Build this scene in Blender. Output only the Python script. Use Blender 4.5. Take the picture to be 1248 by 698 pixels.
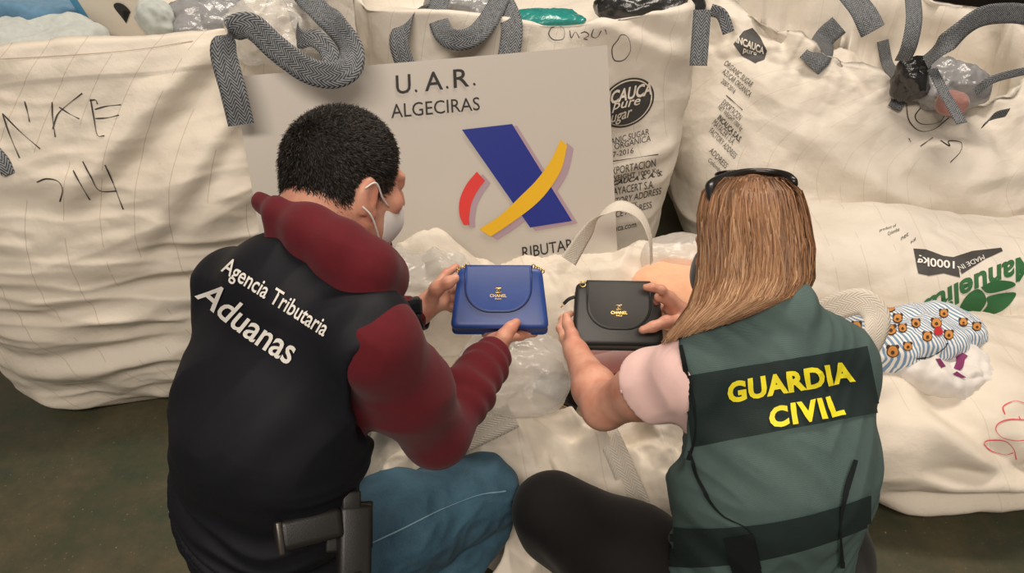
import bpy, bmesh, math, random
import numpy as np
from mathutils import Vector, Matrix
from mathutils.bvhtree import BVHTree
from math import radians, sin, cos, pi

for o in list(bpy.data.objects): bpy.data.objects.remove(o)
random.seed(7); RNG = np.random.default_rng(7)
SC = bpy.context.scene
COL = SC.collection

# ------------------------------------------------------------------ camera
FPX, CX, CY = 960.0, 624.0, 349.0            # focal length and centre in pixels of a 1248 x 698 frame
CAM = np.array([0.0, 0.0, 1.5]); PIT = radians(32)
FW = np.array([0, cos(PIT), -sin(PIT)]); UPV = np.array([0, sin(PIT), cos(PIT)]); RT = np.array([1.0, 0, 0])
cam = bpy.data.cameras.new('camera'); camo = bpy.data.objects.new('camera', cam); COL.objects.link(camo)
camo.location = CAM; camo.rotation_euler = (pi/2 - PIT, 0, 0)
cam.sensor_width = 36; cam.lens = 36*FPX/1248; cam.clip_start = 0.02
SC.camera = camo

# ------------------------------------------------------------------ light
SC.view_settings.view_transform = 'Standard'; SC.view_settings.look = 'None'
SC.view_settings.gamma = 1; SC.view_settings.use_curve_mapping = False
SC.view_settings.exposure = 0.46
w = bpy.data.worlds.new('hall_air'); SC.world = w; w.use_nodes = True
w.node_tree.nodes['Background'].inputs[0].default_value = (1.0, 0.89, 0.78, 1)
w.node_tree.nodes['Background'].inputs[1].default_value = 0.15
def area(name, loc, rot, sx, sy, power, col):
    l = bpy.data.lights.new(name, 'AREA'); l.shape = 'RECTANGLE'; l.size = sx; l.size_y = sy
    l.energy = power; l.color = col
    o = bpy.data.objects.new(name, l); COL.objects.link(o); o.location = loc; o.rotation_euler = rot
    return o
area('ceiling_lamp', (0.8, 2.5, 4.6), (radians(-8), radians(8), 0), 3.0, 0.5, 112, (1.0, 0.885, 0.755))
area('ceiling_lamp', (-0.5, -2.3, 4.1), (radians(48), 0, 0), 3.4, 0.7, 132, (1.0, 0.885, 0.765))

# ------------------------------------------------------------------ small maths
def V(*a): return np.array(a, float)
def nrm(v):
    v = np.asarray(v, float); return v/np.linalg.norm(v)
def W(px, py, t):
    """point seen at pixel (px, py) of the photograph, t metres along the view axis"""
    return CAM + t*(FW + RT*(px-CX)/FPX + UPV*(CY-py)/FPX)
def P2(p):
    d = np.asarray(p, float)-CAM; t = d@FW
    return CX+FPX*(d@RT)/t, CY-FPX*(d@UPV)/t, t
_G = RNG.normal(size=(256, 3)); _G /= np.linalg.norm(_G, axis=1)[:, None]
_PERM = RNG.permutation(256)
def pnoise(P, seed=0):
    P = np.asarray(P, float); I = np.floor(P).astype(np.int64); f = P-I
    u = f*f*f*(f*(f*6-15)+10); r = 0
    for dx in (0, 1):
        for dy in (0, 1):
            for dz in (0, 1):
                h = _PERM[(_PERM[(_PERM[(I[..., 0]+dx+seed*17) & 255]+I[..., 1]+dy) & 255]+I[..., 2]+dz) & 255]
                g = _G[h]; d = f-np.array([dx, dy, dz])
                wgt = (u[..., 0] if dx else 1-u[..., 0])*(u[..., 1] if dy else 1-u[..., 1])*(u[..., 2] if dz else 1-u[..., 2])
                r = r + wgt*(g*d).sum(-1)
    return r*1.5
def ridged(P, seed=0, eps=0.02):
    n = pnoise(P, seed); return 0.6-np.sqrt(n*n+eps*eps)*1.6
def crumple(P, seed=0, octs=4, gain=0.55):
    """creased sheet: ridged noise, each octave bending the next"""
    r = 0; a = 1.0; Q = np.array(P, float)
    for i in range(octs):
        n = pnoise(Q, seed+i*3)
        r = r + a*(0.5-np.sqrt(n*n+0.0009)*1.5)
        wv = np.stack([pnoise(Q+7.3, seed+i), pnoise(Q+3.1, seed+i+1), pnoise(Q-5.7, seed+i+2)], -1)
        Q = Q*1.93+wv*0.7+11.1; a *= gain
    return r
def smooth(a, b, x):
    t = np.clip((np.asarray(x, float)-a)/(b-a), 0, 1); return t*t*(3-2*t)
def catmull(pts, n):
    pts = np.asarray(pts, float); m = len(pts); out = []
    ext = np.vstack([2*pts[0]-pts[1], pts, 2*pts[-1]-pts[-2]])
    for x in np.linspace(0, m-1, n):
        i = min(int(x), m-2); t = x-i; p0, p1, p2, p3 = ext[i:i+4]
        out.append(0.5*((2*p1)+(-p0+p2)*t+(2*p0-5*p1+4*p2-p3)*t*t+(-p0+3*p1-3*p2+p3)*t**3))
    return np.array(out)

# ------------------------------------------------------------------ object helpers
def new_mesh(name, verts, faces, mat, parent=None, smooth_=True, uv=None):
    me = bpy.data.meshes.new(name)
    verts = np.asarray(verts, float)
    if isinstance(faces, np.ndarray):
        k = faces.shape[1]; nf = len(faces)
        me.vertices.add(len(verts)); me.vertices.foreach_set('co', verts.ravel().astype(np.float32))
        me.loops.add(nf*k); me.loops.foreach_set('vertex_index', faces.ravel().astype(np.int32))
        me.polygons.add(nf); me.polygons.foreach_set('loop_start', np.arange(0, nf*k, k, dtype=np.int32))
        me.update(calc_edges=True); me.validate()
    else:
        me.from_pydata([tuple(v) for v in verts], [], [tuple(f) for f in faces]); me.update()
    if smooth_: me.polygons.foreach_set('use_smooth', np.ones(len(me.polygons), bool))
    if uv is not None:
        lay = me.uv_layers.new(name='UVMap'); li = np.zeros(len(me.loops), np.int32)
        me.loops.foreach_get('vertex_index', li)
        lay.data.foreach_set('uv', np.asarray(uv, np.float32)[li].ravel())
    if mat: me.materials.append(mat)
    o = bpy.data.objects.new(name, me); COL.objects.link(o)
    if parent: o.parent = parent; o.matrix_parent_inverse = parent.matrix_basis.inverted()
    return o
def empty(name, loc, label, cat, group=None):
    o = bpy.data.objects.new(name, None); COL.objects.link(o); o.location = loc; o.empty_display_size = 0.05
    return tag(o, label, cat, group)
def tag(o, label=None, cat=None, group=None, kind=None):
    if label: o['label'] = label
    if cat: o['category'] = cat
    if group: o['group'] = group
    if kind: o['kind'] = kind
    return o
def grid_faces(nr, nc, wrap=False, flip=False):
    i = np.arange(nr-1)[:, None]; j = np.arange(nc if wrap else nc-1)[None, :]; j2 = (j+1) % nc
    a = i*nc+j; b = i*nc+j2; c = (i+1)*nc+j2; d = (i+1)*nc+j
    f = np.stack([a+0*b, b, c, d], -1).reshape(-1, 4)
    return f[:, ::-1].copy() if flip else f
def vnormals(verts, quads):
    n = np.zeros_like(verts); q = quads
    fn = np.cross(verts[q[:, 2]]-verts[q[:, 0]], verts[q[:, 3 if q.shape[1] > 3 else 1]]-verts[q[:, 1 if q.shape[1] > 3 else 0]])
    for k in range(q.shape[1]): np.add.at(n, q[:, k], fn)
    return n/(np.linalg.norm(n, axis=1)[:, None]+1e-12)
def bvh_of(*objs):
    vs = []; ps = []; base = 0
    for o in objs:
        me = o.data; co = np.zeros(len(me.vertices)*3); me.vertices.foreach_get('co', co); co = co.reshape(-1, 3)
        mw = np.array(o.matrix_basis); co = co@mw[:3, :3].T+mw[:3, 3]
        vs += co.tolist(); ps += [[v+base for v in p.vertices] for p in me.polygons]; base = len(vs)
    return BVHTree.FromPolygons(vs, ps)
def box_mesh(name, size, mat, parent=None, bevel=0.0, M=None, seg=2):
    bm = bmesh.new(); bmesh.ops.create_cube(bm, size=1)
    bmesh.ops.scale(bm, vec=size, verts=bm.verts)
    if bevel: bmesh.ops.bevel(bm, geom=bm.edges[:], offset=bevel, segments=seg, profile=0.6, affect='EDGES')
    if M is not None: bmesh.ops.transform(bm, matrix=M, verts=bm.verts)
    me = bpy.data.meshes.new(name); bm.to_mesh(me); bm.free()
    me.polygons.foreach_set('use_smooth', np.ones(len(me.polygons), bool))
    if mat: me.materials.append(mat)
    o = bpy.data.objects.new(name, me); COL.objects.link(o)
    if parent: o.parent = parent; o.matrix_parent_inverse = parent.matrix_basis.inverted()
    return o
def tube(name, pts, rad, mat, parent=None, n=10, seg=None, closed=False):
    pts = np.asarray(pts, float)
    if seg: 
        rad = np.interp(np.linspace(0, 1, seg), np.linspace(0, 1, len(pts)), np.broadcast_to(rad, len(pts))); pts = catmull(pts, seg)
    rad = np.broadcast_to(rad, len(pts)); tg = np.gradient(pts, axis=0); tg /= np.linalg.norm(tg, axis=1)[:, None]
    ref = nrm(np.cross(tg[0], V(0.31, 0.2, 0.93))); vs = []
    for p, t, r in zip(pts, tg, rad):
        ref = nrm(ref-t*(ref@t)); b = np.cross(t, ref)
        for k in range(n):
            a = 2*pi*k/n; vs.append(p+r*(cos(a)*ref+sin(a)*b))
    m = len(pts); f = [tuple(q) for q in grid_faces(m, n, wrap=True)]
    f += [tuple(range(n-1, -1, -1)), tuple(range((m-1)*n, m*n))]
    return new_mesh(name, vs, f, mat, parent)
def strap(name, pts, sides, width, mat, parent=None, thick=0.003, n=48):
    """flat webbing along pts; sides = direction across the webbing at each point"""
    p = catmull(pts, n); s = catmull(sides, n); tg = np.gradient(p, axis=0); tg /= np.linalg.norm(tg, axis=1)[:, None]
    wd = np.interp(np.linspace(0, 1, n), np.linspace(0, 1, len(pts)), np.broadcast_to(width, len(pts)))
    vs = []; uv = []; L = np.concatenate([[0], np.cumsum(np.linalg.norm(np.diff(p, axis=0), axis=1))])
    m = 7
    for i in range(n):
        sd = nrm(s[i]-tg[i]*(s[i]@tg[i])); nn = np.cross(tg[i], sd)
        for sg in (1, -1):
            for k in range(m):
                x = (k/(m-1)-0.5)*sg
                vs.append(p[i]+sd*x*wd[i]+nn*sg*thick/2*(1-abs(2*x)**4*0.8)); uv.append((x*wd[i], L[i]))
    f = grid_faces(n, 2*m, wrap=True)
    return new_mesh(name, vs, f, mat, parent, uv=uv)

# ------------------------------------------------------------------ materials
def mat(name, col, rough=0.6, metal=0.0, **k):
    m = bpy.data.materials.new(name); m.use_nodes = True; nt = m.node_tree; b = nt.nodes['Principled BSDF']
    b.inputs['Base Color'].default_value = (*col, 1); b.inputs['Roughness'].default_value = rough; b.inputs['Metallic'].default_value = metal
    for kk, vv in k.items():
        nm = kk.replace('_', ' ')
        if nm in b.inputs: b.inputs[nm].default_value = vv
    return m
def srgb(r, g, b):
    f = lambda c: (c/255/12.92 if c/255 <= 0.04045 else ((c/255+0.055)/1.055)**2.4)
    return (f(r), f(g), f(b))
class NT:
    """tiny node builder"""
    def __init__(s, m): s.nt = m.node_tree; s.b = s.nt.nodes['Principled BSDF']
    def n(s, t, **k):
        x = s.nt.nodes.new(t)
        for a, v in k.items(): setattr(x, a, v)
        return x
    def l(s, a, b): s.nt.links.new(a, b)
    def coord(s, out='Object', scale=(1, 1, 1)):
        tc = s.n('ShaderNodeTexCoord'); mp = s.n('ShaderNodeMapping'); mp.inputs['Scale'].default_value = scale
        s.l(tc.outputs[out], mp.inputs[0]); return mp.outputs[0]
    def noise(s, vec, scale, detail=4, rough=0.55, out=0):
        x = s.n('ShaderNodeTexNoise'); x.inputs['Scale'].default_value = scale; x.inputs['Detail'].default_value = detail; x.inputs['Roughness'].default_value = rough
        s.l(vec, x.inputs['Vector']); return x.outputs[out]
    def ramp(s, fac, stops):
        x = s.n('ShaderNodeValToRGB'); e = x.color_ramp.elements
        while len(e) < len(stops): e.new(0.5)
        for el, (p, c) in zip(e, stops): el.position = p; el.color = (*c, 1) if len(c) == 3 else c
        s.l(fac, x.inputs[0]); return x.outputs[0]
    def mix(s, fac, a, b, mode='MIX'):
        x = s.n('ShaderNodeMix', data_type='RGBA', blend_type=mode)
        for sock, v in ((0, fac), (6, a), (7, b)):
            if isinstance(v, (int, float)): x.inputs[sock].default_value = v
            elif isinstance(v, tuple): x.inputs[sock].default_value = (*v, 1)
            else: s.l(v, x.inputs[sock])
        return x.outputs[2]
    def math(s, op, a, b=0.0, c=0.0):
        x = s.n('ShaderNodeMath', operation=op)
        for i, v in enumerate((a, b, c)):
            if isinstance(v, (int, float)): x.inputs[i].default_value = v
            else: s.l(v, x.inputs[i])
        return x.outputs[0]
    def bump(s, h, strength=0.3, dist=0.002):
        x = s.n('ShaderNodeBump'); x.inputs['Strength'].default_value = strength; x.inputs['Distance'].default_value = dist
        s.l(h, x.inputs['Height'])
        old = s.b.inputs['Normal'].links
        if old: s.l(old[0].from_socket, x.inputs['Normal'])
        s.l(x.outputs[0], s.b.inputs['Normal'])
    def color(s, c): s.l(c, s.b.inputs['Base Color'])

def sack_mat(name, base, spacing=0.092, line=0.0011, linecol=(0.28, 0.17, 0.10), seed=0.0, dirt=0.5):
    m = mat(name, base, 0.55); t = NT(m)
    m.node_tree.nodes['Principled BSDF'].inputs['Specular IOR Level'].default_value = 0.35
    oc = t.coord('Object'); uv = t.n('ShaderNodeTexCoord').outputs['UV']; sp = t.n('ShaderNodeSeparateXYZ'); t.l(uv, sp.inputs[0])
    wob = t.math('MULTIPLY_ADD', t.noise(oc, 6, 2), 0.012, sp.outputs[0])
    fr = t.math('FRACT', t.math('DIVIDE', wob, spacing))
    d = t.math('ABSOLUTE', t.math('SUBTRACT', fr, 0.5))
    ln = t.math('LESS_THAN', d, line/spacing)
    brk = t.math('GREATER_THAN', t.noise(oc, 5, 3), 0.44)
    stain = t.ramp(t.noise(oc, 2.3+seed, 6, 0.62), [(0.33, (0.80, 0.77, 0.72)), (0.62, (1, 1, 1))])
    c = t.mix(dirt, base, t.mix(1.0, base, stain, 'MULTIPLY'))
    spk = t.ramp(t.noise(oc, 31+seed, 3, 0.5), [(0.735, (0, 0, 0)), (0.775, (1, 1, 1))])
    c = t.mix(t.math('MULTIPLY', spk, 0.35*dirt), c, (0.22, 0.17, 0.12))
    c = t.mix(t.math('MULTIPLY', t.math('MULTIPLY', ln, brk), 0.40), c, linecol)
    t.color(c)
    # woven tape and fine crinkle
    wv = t.math('MULTIPLY', t.math('SINE', t.math('MULTIPLY', sp.outputs[0], 1500)), t.math('SINE', t.math('MULTIPLY', sp.outputs[1], 1500)))
    t.bump(wv, 0.12, 0.0006)
    t.bump(t.noise(oc, 38, 5, 0.6), 0.35, 0.006)
    return m
M = {}
CREAM = (0.70, 0.64, 0.55)
M['sack'] = sack_mat('woven_white', CREAM)
M['sack2'] = sack_mat('woven_white_clean', (0.72, 0.665, 0.585), seed=1.7, dirt=0.35, linecol=(0.42, 0.36, 0.30))
M['sack3'] = sack_mat('woven_cream', (0.73, 0.66, 0.56), seed=3.1, dirt=0.3, spacing=0.16, linecol=(0.5, 0.42, 0.34))
def strap_mat(name, a, b, freq=300):
    m = mat(name, a, 0.7); t = NT(m)
    uv = t.n('ShaderNodeTexCoord').outputs['UV']; sp = t.n('ShaderNodeSeparateXYZ'); t.l(uv, sp.inputs[0])
    ax = t.math('ABSOLUTE', sp.outputs[0])
    ph = t.math('ADD', t.math('MULTIPLY', t.math('PINGPONG', sp.outputs[0], 0.012), freq*3.6), t.math('MULTIPLY', sp.outputs[1], freq*2.4))
    s_ = t.math('SINE', ph)
    nz = t.noise(t.coord('UV', (160, 60, 1)), 1.0, 2)
    f = t.math('ADD', t.math('MULTIPLY', s_, 0.33), t.math('MULTIPLY', nz, 1.0))
    t.color(t.ramp(f, [(0.34, b), (0.72, a)]))
    t.bump(s_, 0.5, 0.001)
    return m
M['strap_grey'] = strap_mat('grey_webbing', srgb(132, 135, 138), srgb(46, 50, 56))
M['strap_cream'] = strap_mat('cream_webbing', (0.70, 0.64, 0.55), (0.64, 0.58, 0.49))
M['print'] = mat('black_print', (0.02, 0.02, 0.02), 0.6)
M['print_grey'] = mat('worn_black_print', (0.045, 0.042, 0.04), 0.6)
M['marker'] = mat('black_marker', (0.025, 0.022, 0.02), 0.6)
M['marker_red'] = mat('pink_marker', srgb(214, 84, 96), 0.6)
M['print_green'] = mat('green_print', srgb(38, 96, 52), 0.6)
def cloth_mat(name, col, var=0.25, scale=900, rough=0.85, sheen=0.3, bump=0.25):
    m = mat(name, col, rough); t = NT(m); oc = t.coord('Object')
    m.node_tree.nodes['Principled BSDF'].inputs['Sheen Weight'].default_value = sheen
    m.node_tree.nodes['Principled BSDF'].inputs['Specular IOR Level'].default_value = 0.25
    n = t.noise(oc, 60, 4); c2 = tuple(x*(1-var) for x in col); c1 = tuple(min(1, x*(1+var)) for x in col)
    t.color(t.ramp(n, [(0.3, c2), (0.7, c1)]))
    t.bump(t.noise(oc, scale, 2), bump, 0.0008)
    return m

# ------------------------------------------------------------------ flat print draped on a surface
def drape(name, verts2, faces, to_px, bvh, mt, parent, lift=0.0012, label=None):
    """2-D outline pieces laid on the surface found by bvh; to_px maps 2-D to a sight line of the photograph"""
    vs = []; ok = []
    for v in verts2:
        px, py = to_px(v); d = nrm(W(px, py, 1.0)-CAM)
        h, nn, idx, dist = bvh.ray_cast(Vector(CAM), Vector(d), 9)
        if h is None: vs.append((0, 0, 0)); ok.append(False); continue
        nn = np.array(nn); 
        if nn@d > 0: nn = -nn
        vs.append(np.array(h)+nn*lift-d*lift*0.8); ok.append(True)
    keep = []
    for f in faces:
        if not all(ok[i] for i in f): continue
        pp = [np.array(vs[i]) for i in f]
        if max(np.linalg.norm(pp[i]-pp[i-1]) for i in range(len(pp))) > 0.09: continue
        keep.append(f)
    if not keep: return None
    o = new_mesh(name, vs, keep, mt, parent, smooth_=True)
    bm = bmesh.new(); bm.from_mesh(o.data); bmesh.ops.delete(bm, geom=[v for v in bm.verts if not v.link_faces], context='VERTS'); bm.to_mesh(o.data); bm.free()
    if label: o['label'] = label
    return o
def refine(bm, maxlen):
    for _ in range(6):
        e = [x for x in bm.edges if x.calc_length() > maxlen]
        if not e: break
        bmesh.ops.subdivide_edges(bm, edges=e, cuts=1, use_grid_fill=False)
        bmesh.ops.triangulate(bm, faces=[f for f in bm.faces if len(f.verts) > 3])
def text2d(s, bold=0.0, shear=0.0, space=1.0, maxlen=0.12, serif=False):
    """text outline as unit-box 2-D triangles: x 0..1 over the width, y 0..1 over the height"""
    cu = bpy.data.curves.new('t', 'FONT'); cu.body = s; cu.size = 1; cu.offset = bold; cu.shear = shear; cu.space_character = space; cu.resolution_u = 3
    ob = bpy.data.objects.new('t', cu); COL.objects.link(ob)
    dg = bpy.context.evaluated_depsgraph_get(); me = ob.evaluated_get(dg).to_mesh()
    bm = bmesh.new(); bm.from_mesh(me); bmesh.ops.triangulate(bm, faces=bm.faces[:])
    bmesh.ops.remove_doubles(bm, verts=bm.verts[:], dist=1e-4)
    refine(bm, maxlen)
    v = np.array([x.co[:2] for x in bm.verts]); bm.verts.index_update(); f = [tuple(x.index for x in t.verts) for t in bm.faces]
    bm.free(); bpy.data.objects.remove(ob); bpy.data.curves.remove(cu)
    lo, hi = v.min(0), v.max(0); v = (v-lo)/(hi-lo)
    return v, f
def quad_map(tl, tr, br, bl, bend=0.0):
    tl, tr, br, bl = map(lambda q: np.array(q, float), (tl, tr, br, bl))
    def f(v):
        x, y = v[0], v[1]
        p = (bl*(1-x)+br*x)*(1-y)+(tl*(1-x)+tr*x)*y
        return p[0], p[1]+bend*4*x*(1-x)
    return f
def poly2d(pts, maxlen):
    bm = bmesh.new(); vs = [bm.verts.new((p[0], p[1], 0)) for p in pts]; bm.faces.new(vs)
    bmesh.ops.triangulate(bm, faces=bm.faces[:]); refine(bm, maxlen)
    bm.verts.index_update(); v = np.array([x.co[:2] for x in bm.verts]); f = [tuple(x.index for x in t.verts) for t in bm.faces]; bm.free()
    return v, f
IDM = lambda v: (v[0], v[1])
def stroke2d(pts, wd, n=None):
    """pen stroke through pixel points"""
    pts = np.asarray(pts, float); L = np.linalg.norm(np.diff(pts, axis=0), axis=1).sum(); n = n or max(6, int(L/2.0))
    p = catmull(pts, n); t = np.gradient(p, axis=0); t /= np.linalg.norm(t, axis=1)[:, None]+1e-9; s = np.stack([-t[:, 1], t[:, 0]], 1)
    ww = wd*(0.75+0.35*np.sin(np.linspace(0, 7, n)))*0.5
    v = np.concatenate([p-s*ww[:, None], p+s*ww[:, None]]); f = [(i, i+1, n+i+1, n+i) for i in range(n-1)]
    return v, f
def join2d(parts):
    V_ = []; F_ = []; b = 0
    for v, f in parts:
        V_.append(np.asarray(v)); F_ += [tuple(i+b for i in q) for q in f]; b += len(v)
    return np.vstack(V_), F_
# ------------------------------------------------------------------ the setting
def floor_mat():
    m = mat('green_floor_paint', srgb(74, 78, 62), 0.5); t = NT(m); oc = t.coord('Object')
    big = t.noise(oc, 1.6, 6, 0.6); fine = t.noise(oc, 30, 6, 0.7)
    c = t.ramp(t.math('ADD', t.math('MULTIPLY', t.noise(oc, 5.5, 5, 0.6), 0.7), t.math('MULTIPLY', fine, 0.3)), [(0.36, srgb(52, 60, 44)), (0.5, srgb(68, 66, 48)), (0.66, srgb(84, 76, 56))])
    sp = t.ramp(t.noise(oc, 120, 2, 0.5), [(0.70, (0, 0, 0)), (0.76, (1, 1, 1))])
    c = t.mix(t.math('MULTIPLY', sp, 0.45), c, srgb(168, 160, 140))
    t.color(c); t.bump(fine, 0.3, 0.004)
    return m
M['floor'] = floor_mat()
f = box_mesh('floor', (9, 9, 0.1), M['floor'], M=Matrix.Translation((0, 2.5, -0.05))); f['kind'] = 'structure'
wm = mat('dark_hall_wall', srgb(70, 58, 46), 0.8); t_ = NT(wm); t_.color(t_.ramp(t_.noise(t_.coord(), 3, 5), [(0.3, srgb(52, 42, 34)), (0.7, srgb(84, 72, 58))]))
wb = box_mesh('wall_back', (9, 0.1, 5), wm, M=Matrix.Translation((0, 5.6, 2.5))); wb['kind'] = 'structure'

# ------------------------------------------------------------------ bulk sacks
def sack(name, c, yaw, prof, H, mt, label, group='white woven bulk sacks', n=4.0, NU=300, NV=170, wr=None, rim=0.05, cap=0.10, rimz=None, floor=True):
    """open sack: rings follow prof(v) -> half width, half depth, x shift, y shift"""
    root = empty(name, (c[0], c[1], 0), label, 'sack', group)
    a = np.linspace(-pi/2, 3*pi/2, NU, endpoint=False)-pi     # seam at the back
    ca, sa = np.cos(a), np.sin(a)
    rows = []
    for s in (0.0, 0.3, 0.6, 0.8, 0.9): rows.append((s, 0.0, 0.0, 0))
    for v in np.linspace(0, 1, NV): rows.append((1, v, v, 1))
    for i, s in enumerate((0.985, 0.972, 0.965, 0.96)): rows.append((s, 1.0, 1.0-rim*(0.1+0.3*i), 2))
    for s in np.linspace(0.93, 0.0, 26): rows.append((s, 1.0, 1.0-cap, 3))
    vs = []; uv = []; meta = []
    for s, v, zz, kind in rows:
        hx, hy, ox, oy, nn = prof(v)
        edge = 0.12 if v < 0.12 and kind < 2 else 0
        r = (np.abs(ca/hx)**nn+np.abs(sa/hy)**nn)**(-1/nn)
        if kind == 1 and v < 0.06: r = r*(0.9+0.1*math.sqrt(v/0.06))
        x = s*r*ca+ox; y = s*r*sa+oy
        z = np.full(NU, H*zz)
        if rimz is not None: z = z+rimz(a)*smooth(0.45, 1.0, zz if kind < 3 else 1)*(1 if kind < 3 else s)
        vs.append(np.stack([x, y, z], 1)); uv.append(np.stack([(a+pi*1.5)*0.5*(hx+hy)*1.1, z+ (1-s)*0.4*(kind != 1)], 1))
        meta.append(np.stack([np.full(NU, kind), np.full(NU, v), a, np.full(NU, s)], 1))
    vs = np.vstack(vs); uv = np.vstack(uv); meta = np.vstack(meta)
    fc = grid_faces(len(rows), NU, wrap=True)
    nr = vnormals(vs, fc)
    if wr is not None: vs = vs+nr*wr(vs, meta, uv)[:, None]
    if floor: vs[:, 2] = np.maximum(vs[:, 2], 0.001)
    R = np.array([[cos(yaw), -sin(yaw)], [sin(yaw), cos(yaw)]])
    vs[:, :2] = vs[:, :2]@R.T+np.array(c[:2]); vs[:, 2] += (c[2] if len(c) > 2 else 0)
    o = new_mesh('sack_body', vs, fc, mt, root, uv=uv)
    return root, o

def facets(P, seed, f0=2.6, n=3, warp=0.5):
    """creased film: random heights on a bent lattice of tetrahedra, flat in between, so folds are straight and sharp"""
    rg = np.random.default_rng(seed); r = 0; tot = 0; n = min(n, 3)
    for i in range(n):
        q, _ = np.linalg.qr(rg.normal(size=(3, 3))); f = f0*2.1**i; a = 0.45**i
        wv = np.stack([pnoise(P*f*0.35+k*9.7, seed+k) for k in range(3)], -1)
        X = (P@q)*f*np.array([1.0, 0.62, 0.8])+warp*0.8*wv+rg.uniform(0, 9, 3)
        I = np.floor(X).astype(np.int64); fr = X-I; od = np.argsort(-fr, axis=1); sf = np.take_along_axis(fr, od, 1)
        hv = lambda J: (_PERM[(_PERM[(_PERM[(J[:, 0]+seed*13+i) & 255]+J[:, 1]) & 255]+J[:, 2]) & 255]/127.5-1.0)
        J = I.copy(); val = (1-sf[:, 0])*hv(J); ar = np.arange(len(X))
        for k in range(3):
            J[ar, od[:, k]] += 1
            val = val+(sf[:, k]-(sf[:, k+1] if k < 2 else 0))*hv(J)
        r = r+a*val; tot += a
    return r/tot
# --- left sack
def prof_l(v):
    b = sin(pi*min(1, v*1.0))**0.8
    return 0.40+0.085*b+0.03*v, 0.36+0.08*b+0.02*v, 0.02*v, 0.02+0.13*v*v, 3.4
def crease(vs, p, q, wdt, amp):
    """long fold from p to q (x, z on the front face)"""
    p = np.array(p); q = np.array(q); d = q-p; L = np.linalg.norm(d); d = d/L
    X = vs[:, [0, 2]]-p; s = X@d/L; n = X@np.array([-d[1], d[0]])
    tp = smooth(-0.05, 0.18, s)*(1-smooth(0.75, 1.05, s))
    return amp*tp*(np.exp(-(n/wdt)**2)-0.9*np.exp(-((n-1.6*wdt)/wdt)**2))
def wr_l(vs, meta, uv):
    k, v, a, s = meta.T; wall = (k == 1)
    P = np.stack([vs[:, 0]*2.0, vs[:, 1]*2.0, vs[:, 2]*10+0.5*np.sin(vs[:, 0]*5)], 1)
    wob = pnoise(vs*2.2, 5)*0.5
    sag = ridged(P+np.stack([wob*0, wob*0, wob], 1), 3)
    sag2 = ridged(np.stack([vs[:, 0]*4, vs[:, 1]*4, vs[:, 2]*21+2.2*wob], 1), 9)
    low = smooth(0.95, 0.45, vs[:, 2])
    d = wall*(sag*0.026*low+sag2*0.009*(0.4+0.6*low)+0.022*pnoise(vs*3.1, 2)+0.020*facets(vs, 4, 6.5, 3, 0.8))
    fr = wall*(np.sin(a) < 0)
    d += fr*(crease(vs, (0.30, 0.98), (-0.10, 0.66), 0.035, 0.022)+crease(vs, (0.36, 0.86), (0.02, 0.50), 0.03, 0.012)
             +crease(vs, (-0.36, 0.50), (0.3, 0.44), 0.03, 0.012)+crease(vs, (-0.3, 0.33), (0.35, 0.40), 0.03, 0.014)+crease(vs, (-0.35, 0.18), (0.2, 0.24), 0.03, 0.012))
    d = d*smooth(0.0, 0.05, v+ (k > 1)) + (k == 3)*0.02*pnoise(vs*6, 8)
    d += (wall & (v > 0.93))*0.004
    return d
sackL, sackLb = sack('bulk_sack', (-1.09, 2.09), radians(15), prof_l, 1.01, M['sack'], 'tall white sack at far left with handwritten letters and a grey loop strap', wr=wr_l, NU=380, NV=230,
    rimz=lambda a: 0.012*np.sin(a*3+1)+0.03*np.cos(a-0.4))
# --- centre sack behind the board
def prof_c(v):
    b = sin(pi*min(1, v))**0.8
    return 0.36+0.05*b+0.13*v, 0.34+0.05*b+0.08*v, 0.0, 0.03+0.10*v, 4.2
def wr_c(vs, meta, uv):
    k, v, a, s = meta.T; wall = (k == 1)
    wob = pnoise(vs*2.2, 15)
    d = wall*(0.016*pnoise(vs*3, 12)+0.010*ridged(np.stack([vs[:, 0]*2.5, vs[:, 1]*2.5, vs[:, 2]*9+wob], 1), 14)+0.020*facets(vs, 19, 6.5, 3, 0.7))
    d += wall*(np.sin(a) < 0)*(crease(vs, (0.1, 0.98), (0.42, 0.84), 0.03, 0.014)+crease(vs, (0.4, 0.6), (0.12, 0.52), 0.03, 0.010))
    return d*smooth(0.0, 0.05, v+(k > 1))+(k == 3)*0.02*pnoise(vs*6, 18)
sackC, sackCb = sack('bulk_sack', (0.04, 2.47), radians(13), prof_c, 0.99, M['sack2'], 'white printed sugar sack standing behind the white board', wr=wr_c, NU=340, NV=200,
    rimz=lambda a: 0.02*np.sin(a*2+0.4)+0.012*np.sin(a*5))
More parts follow.
